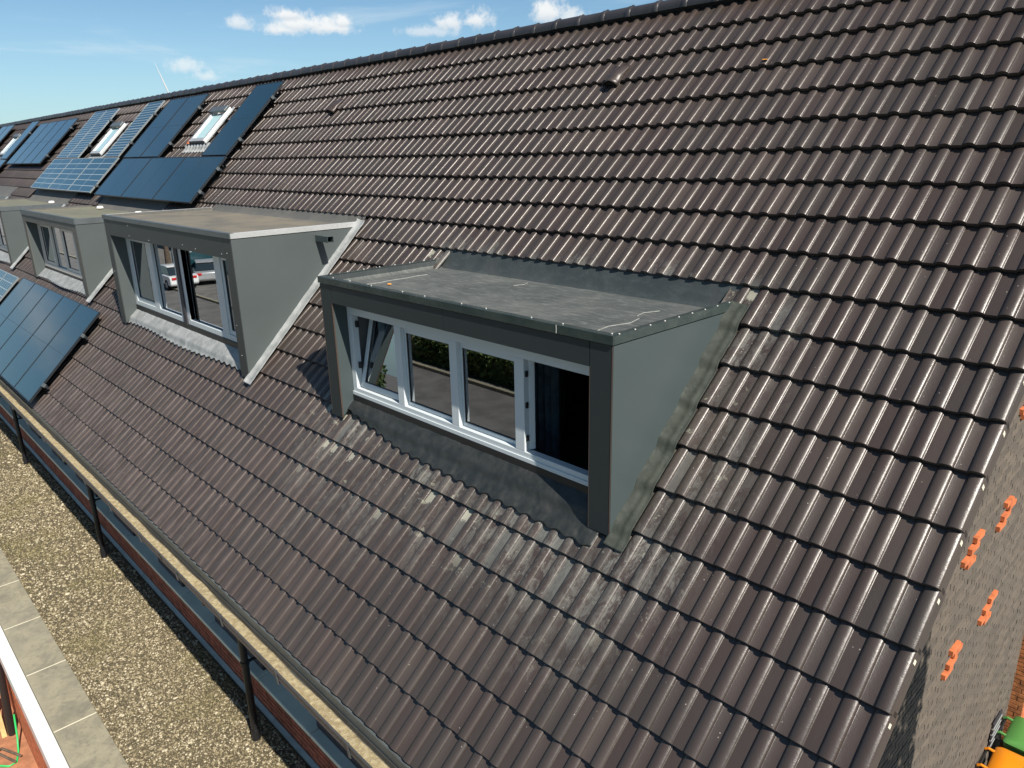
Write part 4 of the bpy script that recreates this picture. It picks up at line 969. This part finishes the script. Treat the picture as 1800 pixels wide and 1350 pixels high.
def hedge(x0, x1, y, h, label):
    rng = np.random.default_rng(5); n = 16000
    t = empty('hedge', ((x0 + x1) / 2, y, GROUND_Z), label, 'hedge')
    MB().box(x0 + .1, x1 - .1, y - 1.1, y + 1.1, GROUND_Z, GROUND_Z + h - .12).build('hedge_core', M['bark'], t)
    pts = np.stack([rng.uniform(x0, x1, n), y + rng.choice([-1, 1], n) * rng.uniform(1.1, 1.35, n), rng.uniform(GROUND_Z, GROUND_Z + h, n)], 1)
    top = rng.uniform(size=n) < .65; pts[top, 1] = y + rng.uniform(-1.3, 1.3, top.sum()); pts[top, 2] = GROUND_Z + h + rng.normal(0, .05, top.sum())
    leaf_cloud(pts, .09, rng).build('foliage', M['leaf'], t)
hedge(-23.2, -14.5, -14.9, 1.0, 'clipped green hedge across the street, mirrored in the third window')
M['wood'] = mat('grey_wood', (.20, .14, .09), .85, var=.2, vscale=6)
pf = empty('picket_fence', (-26, -13.9, GROUND_Z), 'brown wooden picket fence beside the hedge across the street', 'fence')
for k in range(34): MB().box(-28.2 + k * .14, -28.12 + k * .14, -13.92, -13.90, GROUND_Z, GROUND_Z + 1.1).build('picket', M['wood'], pf)
MB().box(-28.2, -23.4, -13.90, -13.86, GROUND_Z + .3, GROUND_Z + .38).box(-28.2, -23.4, -13.90, -13.86, GROUND_Z + .8, GROUND_Z + .88).build('rail', M['wood'], pf)
# parked cars across the street, mirrored in the large dormer's panes
M['car_white'] = mat('white_car_paint', (.72, .73, .72), .22, coat=.8); M['car_dark'] = mat('dark_teal_paint', (.012, .05, .065), .25, coat=.8)
M['tyre'] = mat('tyre', (.015, .015, .015), .85); M['redlamp'] = mat('red_lamp', (.5, .02, .02), .3); M['carglass'] = mat('car_glass', (.02, .03, .035), .06, spec=.9)
def car(x, y, rz, paint, label, L=4.4, H=1.45, Wd=1.76, van=False):
    t = empty('parked_car', (x, y, GROUND_Z), label, 'van' if van else 'car', 'vehicles parked across the street')
    if van: pr = [(0, .35), (0, .9), (.35, 1.15), (.9, 1.95), (L - .05, 2.0), (L, 1.8), (L, .35)]; cab = None
    else: pr = [(0, .3), (.02, .62), (.25, .78), (1.15, .90), (L - .35, .92), (L - .02, .85), (L, .4), (L - .1, .28)]; cab = [(1.0, .90), (1.75, 1.36), (2.1, H), (3.2, H), (L - .35, .92)]
    def sec(poly, wfun, m, name, par):
        mb = MB(); n = len(poly)
        for sx in (-1, 1): mb.v += [(px - L / 2, sx * wfun(pz), pz) for px, pz in poly]
        mb.f.append(tuple(range(n))); mb.f.append(tuple(range(n, 2 * n))[::-1]); mb.f += [(k, n + k, n + (k + 1) % n, (k + 1) % n) for k in range(n)]
        return mb
    parts = [('body', sec(pr, lambda z: Wd / 2 - (.04 if z > .85 else 0), 0, 0, 0), paint, .06)]
    if cab: parts.append(('cabin', sec(cab, lambda z: Wd / 2 - .10 - (z - .9) * .28, 0, 0, 0), M['carglass'], .05)); rf = [(1.85, 1.40), (2.1, H + .01), (3.2, H + .01), (3.45, 1.38)]; parts.append(('car_roof', sec(rf, lambda z: Wd / 2 - .20, 0, 0, 0), paint, .03))
    else: parts.append(('windscreen', MB().box(-L / 2 + .45, -L / 2 + 1.5, -Wd / 2 - .005, Wd / 2 + .005, 1.25, 1.75), M['carglass'], .02))
    for sx in (-1, 1):
        for px in (.8, L - .85):
            parts.append(('wheel', MB().tube([(px - L / 2, sx * (Wd / 2 - .2), .32), (px - L / 2, sx * (Wd / 2 + .01), .32)], .32, 18), M['tyre'], 0)); parts.append(('rim', MB().tube([(px - L / 2, sx * (Wd / 2), .32), (px - L / 2, sx * (Wd / 2 + .02), .32)], .19, 12), M['alu'], 0))
        parts.append(('tail_lamp', MB().box(L / 2 - .06, L / 2 + .012, sx * .62 - .15, sx * .62 + .15, .68, .84), M['redlamp'], .01)); parts.append(('headlamp', MB().box(-L / 2 - .012, -L / 2 + .08, sx * .6 - .16, sx * .6 + .16, .58, .70), M['alu'], .01))
    Rz = Matrix.Rotation(rz, 4, 'Z')
    for nme, mb, m, bv in parts:
        mb.v = [tuple(Vector((x, y, GROUND_Z)) + Rz @ Vector(p)) for p in mb.v]; mb.build(nme, m, t, 40, bevel=bv)
car(-49.5, -13.6, 0.05, M['car_white'], 'white car parked across the street, mirrored in the large dormer')
car(-51.5, -17.2, 1.5, M['car_dark'], 'tall dark teal van parked on the far side, mirrored in the large dormer', L=5.2, van=True)
car(-49.8, -15.9, .3, M['alu'], 'silver car parked on the grass side, mirrored in the large dormer')
M['render_pale'] = mat('pale_render', (.62, .58, .46), .85, var=.08)
hb = empty('opposite_house', (-78, -26, GROUND_Z), 'pale long house across the street', 'house')
MB().box(-96, -58, -30, -22, GROUND_Z, GROUND_Z + 5.2).build('wall', M['render_pale'], hb)
MB().prism([(-30.5, GROUND_Z + 5.2), (-26, GROUND_Z + 8.5), (-21.5, GROUND_Z + 5.2)], -96.5, -57.5).build('roof', M['ridge'], hb)
for k in range(9):
    xx = -94 + k * 4; f = MB(); bars(f, xx, xx + 1.8, -21.99, -21.9, GROUND_Z + 1.2, GROUND_Z + 2.6, .08); f = f.build('window', M['white_pvc'], hb); MB().box(xx + .08, xx + 1.72, -21.97, -21.95, GROUND_Z + 1.28, GROUND_Z + 2.52).build('pane', M['carglass'], f)
tree(-54.3, -15.0, 7.5, 2.4, 'street tree with a pale trunk beside the white car')
tree(-33, -18.5, 6.5, 2.6, 'broad tree behind the picket fence across the street', n=6000)

# tree right of the gable: its crown shades the foot of the gable wall
tree(3.25, .25, 9.1, 1.3, 'young tree growing beside the gable wall', n=9000, leaf=.07)
# far behind the ridge
tree(-132, 33.5, 15.1, 4.5, 'distant tree top showing over the far end of the ridge', n=3000, leaf=.45)

# wind turbine far behind the roof
def turbine():
    dist = 900; u = Vector((-0.9352, 0.3462, 0)); base = Vector((CAM[0], CAM[1], 0)) + u.normalized() * dist
    hubz = 2.15 + dist * math.tan(math.radians(3.9)); side = Vector((-u.y, u.x, 0)).normalized()
    t = empty('wind_turbine', (base.x, base.y, GROUND_Z), 'white wind turbine far behind, one blade tip above the ridge', 'wind turbine')
    m = mat('turbine_grey', (.40, .41, .42), .5); hub = Vector((base.x, base.y, hubz))
    MB().tube([(base.x, base.y, GROUND_Z), (base.x, base.y, hubz)], [2.1, 1.2], 16).build('tower', m, t, 50)
    back = u.normalized()
    MB().tube([hub - back * 3, hub - back * 1, hub + back * 7], [1.0, 1.8, 1.4], 12).build('nacelle', m, t, 50)
    for k in range(3):
        a = math.radians(17 + 120 * k); dirv = Vector((0, 0, 1)) * math.cos(a) - side * math.sin(a) * -1
        pts = [hub - back * 3.4 + dirv * r for r in (0, 3, 8, 20, 34)]
        MB().tube(pts, [.7, .7, .85, .5, .06], 8).build('blade', m, t, 50)
turbine()

# ------------------------------------------------------------------ wheelie bins beside the gable
M['bin_orange'] = mat('orange_plastic', (.62, .20, .004), .38, spec=.5); M['bin_green'] = mat('green_plastic', (.065, .20, .045), .42, spec=.5); M['bin_body'] = mat('dark_bin_plastic', (.035, .045, .04), .5); M['bin_body_g'] = mat('green_bin_plastic', (.07, .19, .05), .5)
def wheelie_bin(x, y, rz, lid, body, label):
    """origin at the ground; lid hinges at local -x"""
    t = empty('wheelie_bin', (x, y, GROUND_Z), label, 'wheelie bin', 'wheelie bins beside the gable wall')
    H = 1.02; parts = []
    def lofted(rings):
        mb = MB(); n = len(rings[0])
        for r in rings: mb.v += r
        for k in range(len(rings) - 1):
            for j in range(n): mb.f.append((k * n + j, k * n + (j + 1) % n, (k + 1) * n + (j + 1) % n, (k + 1) * n + j))
        mb.f.append(tuple(range(n))[::-1]); mb.f.append(tuple((len(rings) - 1) * n + j for j in range(n))); return mb
    def rr(hx, hy, z, cx=0, r=.05):
        out = []
        for sx, sy, a0 in ((1, 1, 0), (-1, 1, 90), (-1, -1, 180), (1, -1, 270)):
            for q in range(4): a = math.radians(a0 + q * 30); out.append((cx + sx * (hx - r) + r * math.cos(a), sy * (hy - r) + r * math.sin(a), z))
        return out
    parts.append(('body', lofted([rr(.24, .22, .06), rr(.25, .225, .3), rr(.33, .27, H - .05), rr(.36, .29, H - .04), rr(.36, .29, H)]), body))
    parts.append(('lid', lofted([rr(.375, .30, H + .003, .01), rr(.378, .303, H + .03, .01), rr(.35, .28, H + .062, .01, .06), rr(.24, .20, H + .078, .02, .07)]), lid))
    parts.append(('lid_ridge', MB().tube([(-.05, -.18, H + .080), (-.02, -.06, H + .086), (-.02, .06, H + .086), (-.05, .18, H + .080)], .007, 6), lid))
    for sy in (-1, 1): parts.append(('lid_hinge', MB().tube([(-.34, sy * .17, H + .03), (-.42, sy * .17, H + .045), (-.455, sy * .17, H + .02)], .018, 8), lid)); parts.append(('wheel', MB().tube([(-.26, sy * .25, .10), (-.26, sy * .30, .10)], .10, 16), M['tyre']))
    parts.append(('handle', MB().tube([(-.36, -.24, H - .02), (-.44, -.24, H - .01), (-.44, .24, H - .01), (-.36, .24, H - .02)], .014, 8), M['black']))
    Rz = Matrix.Rotation(rz, 4, 'Z')
    for nme, mb, m in parts:
        mb.v = [tuple(Vector((x, y, GROUND_Z)) + Rz @ Vector(p)) for p in mb.v]; mb.build(nme, m, t, 40, bevel=.0)
wheelie_bin(-.03, 5.08, .04, M['bin_orange'], M['bin_body'], 'wheelie bin with bright orange lid beside the gable wall')
wheelie_bin(-.02, 5.80, .02, M['bin_green'], M['bin_body_g'], 'green wheelie bin standing behind the orange lidded one')
# brick pier and shutter at the gable's rear corner
pr_ = MB(); pr_.box(GX + .0, GX + .15, 6.22, 6.9, GROUND_Z, -3.0); pier = pr_.build('brick_pier', M['mortar']); tag(pier, 'orange brown brick pier standing against the gable behind the bins', 'pier')
brick_wall(pier, 'pier', 'y', 6.22, GX + .0, GX + .155, GROUND_Z, -3.02, lambda a, z, r: ('brick_rust', .006), lambda a, z: True, 290, -1)
brick_wall(pier, 'pier', 'x', GX + .15, 6.23, 6.9, GROUND_Z, -3.02, lambda a, z, r: ('brick_orange', .006), lambda a, z: True, 0, 1)
sl = empty('slatted_vent', (GX, 5.25, -4.7), 'small dark slatted grille low on the gable wall behind the bins', 'grille')
for k in range(5): MB().box(GX + .012, GX + .03, 5.36, 5.72, -4.98 + k * .085, -4.92 + k * .085).build('slat', M['pier'], sl)
for k in range(4): MB().box(GX + .012, GX + .036, 5.36, 5.72, -4.918 + k * .085, -4.90 + k * .085).build('slat_edge', M['alu'], sl)

# ------------------------------------------------------------------ garden bits at lower left
t = MB(); t.tube([(-10.66, -3.11, GROUND_Z + .06), (-10.40, -3.06, -4.5)], .05, 14); tag(t.build('drain_pipe', M['black'], None, 50), 'black plastic pipe leaning against the orange brick wall', 'pipe')
o = MB().box(-.05, .05, -.03, .03, 0, 1.4); o = o.build('timber_beam', M['wood'] if False else mat('pale_timber', (.42, .30, .13), .8, var=.2, vscale=9)); o.matrix_world = Matrix.Translation((-10.72, -3.20, GROUND_Z + .03)) @ Matrix.Rotation(-.14, 4, 'Y'); tag(o, 'pale timber beam leaning beside the black pipe', 'beam')
tb = empty('garden_table', (-10.95, -3.50, GROUND_Z), 'round turquoise table at the lower left edge', 'table')
MB().tube([(-10.95, -3.50, GROUND_Z + .66), (-10.95, -3.50, GROUND_Z + .69)], .30, 32).build('tabletop', mat('turquoise_paint', (.12, .52, .52), .35), tb, 50)
for k in range(3): a = k * 2.1; MB().tube([(-10.95 + .1 * math.cos(a), -3.5 + .1 * math.sin(a), GROUND_Z + .66), (-10.95 + .25 * math.cos(a), -3.5 + .25 * math.sin(a), GROUND_Z + .03)], .014, 8).build('leg', M['black'], tb)
hs = [(-10.35, -3.05, GROUND_Z + .55), (-10.33, -3.08, GROUND_Z + .2), (-10.2, -3.12, GROUND_Z + .05), (-10.0, -3.18, GROUND_Z + .045), (-9.98, -3.27, GROUND_Z + .045), (-10.1, -3.38, GROUND_Z + .045), (-10.4, -3.45, GROUND_Z + .045), (-10.7, -3.40, GROUND_Z + .045), (-11.0, -3.3, GROUND_Z + .045)]
tag(MB().tube(hs, .013, 8).build('garden_hose', mat('green_hose', (.02, .40, .10), .4), None, 50), 'green garden hose curling over the terracotta terrace', 'hose')
rk = empty('metal_stand', (-10.2, -3.15, GROUND_Z), 'small rusty metal stand lying on the terrace by the hose', 'stand')
for a, b in (((-10.42, -3.28), (-10.02, -3.12)), ((-10.36, -3.34), (-9.95, -3.2)), ((-10.42, -3.28), (-10.36, -3.34))): MB().box(-.001, .001, 0, 0, 0, 0); MB().tube([(a[0], a[1], GROUND_Z + .06), (b[0], b[1], GROUND_Z + .10)], .018, 6).build('bar', M['bark'], rk)
# orange leaf and bits of debris
def leaf(x, v, lab, col=(.6, .25, .03), flat=None):
    mb = MB(); c = Vector(RF(x, v, surf_h(x, v) + .012)) if flat is None else Vector((x, v, flat))
    rng = random.Random(int(x * 100)); pts = [c + Vector((math.cos(a) * .028 * rng.uniform(.6, 1.1), math.sin(a) * .02, rng.uniform(-.003, .006))) for a in [k * math.pi / 4 for k in range(8)]]
    mb.v = [tuple(p) for p in pts] + [tuple(c + Vector((0, 0, .004)))]; mb.f = [(k, (k + 1) % 8, 8) for k in range(8)]
    o = mb.build('fallen_leaf', mat('dry_leaf', col, .8)); o.modifiers.new('t', 'SOLIDIFY').thickness = .002; tag(o, lab, 'leaf')
leaf(-2.72, 4.02, 'orange leaf caught high on the tiles right of the near vent')
leaf(-4.82, .10, 'small orange leaf lying on the dark flat dormer roof', flat=.992)
leaf(-.62, -2.17, 'pale yellow green sprig near the lower right verge', (.45, .45, .16))
for o in list(bpy.data.objects):
    if o.type == 'EMPTY' and not o.children: bpy.data.objects.remove(o)
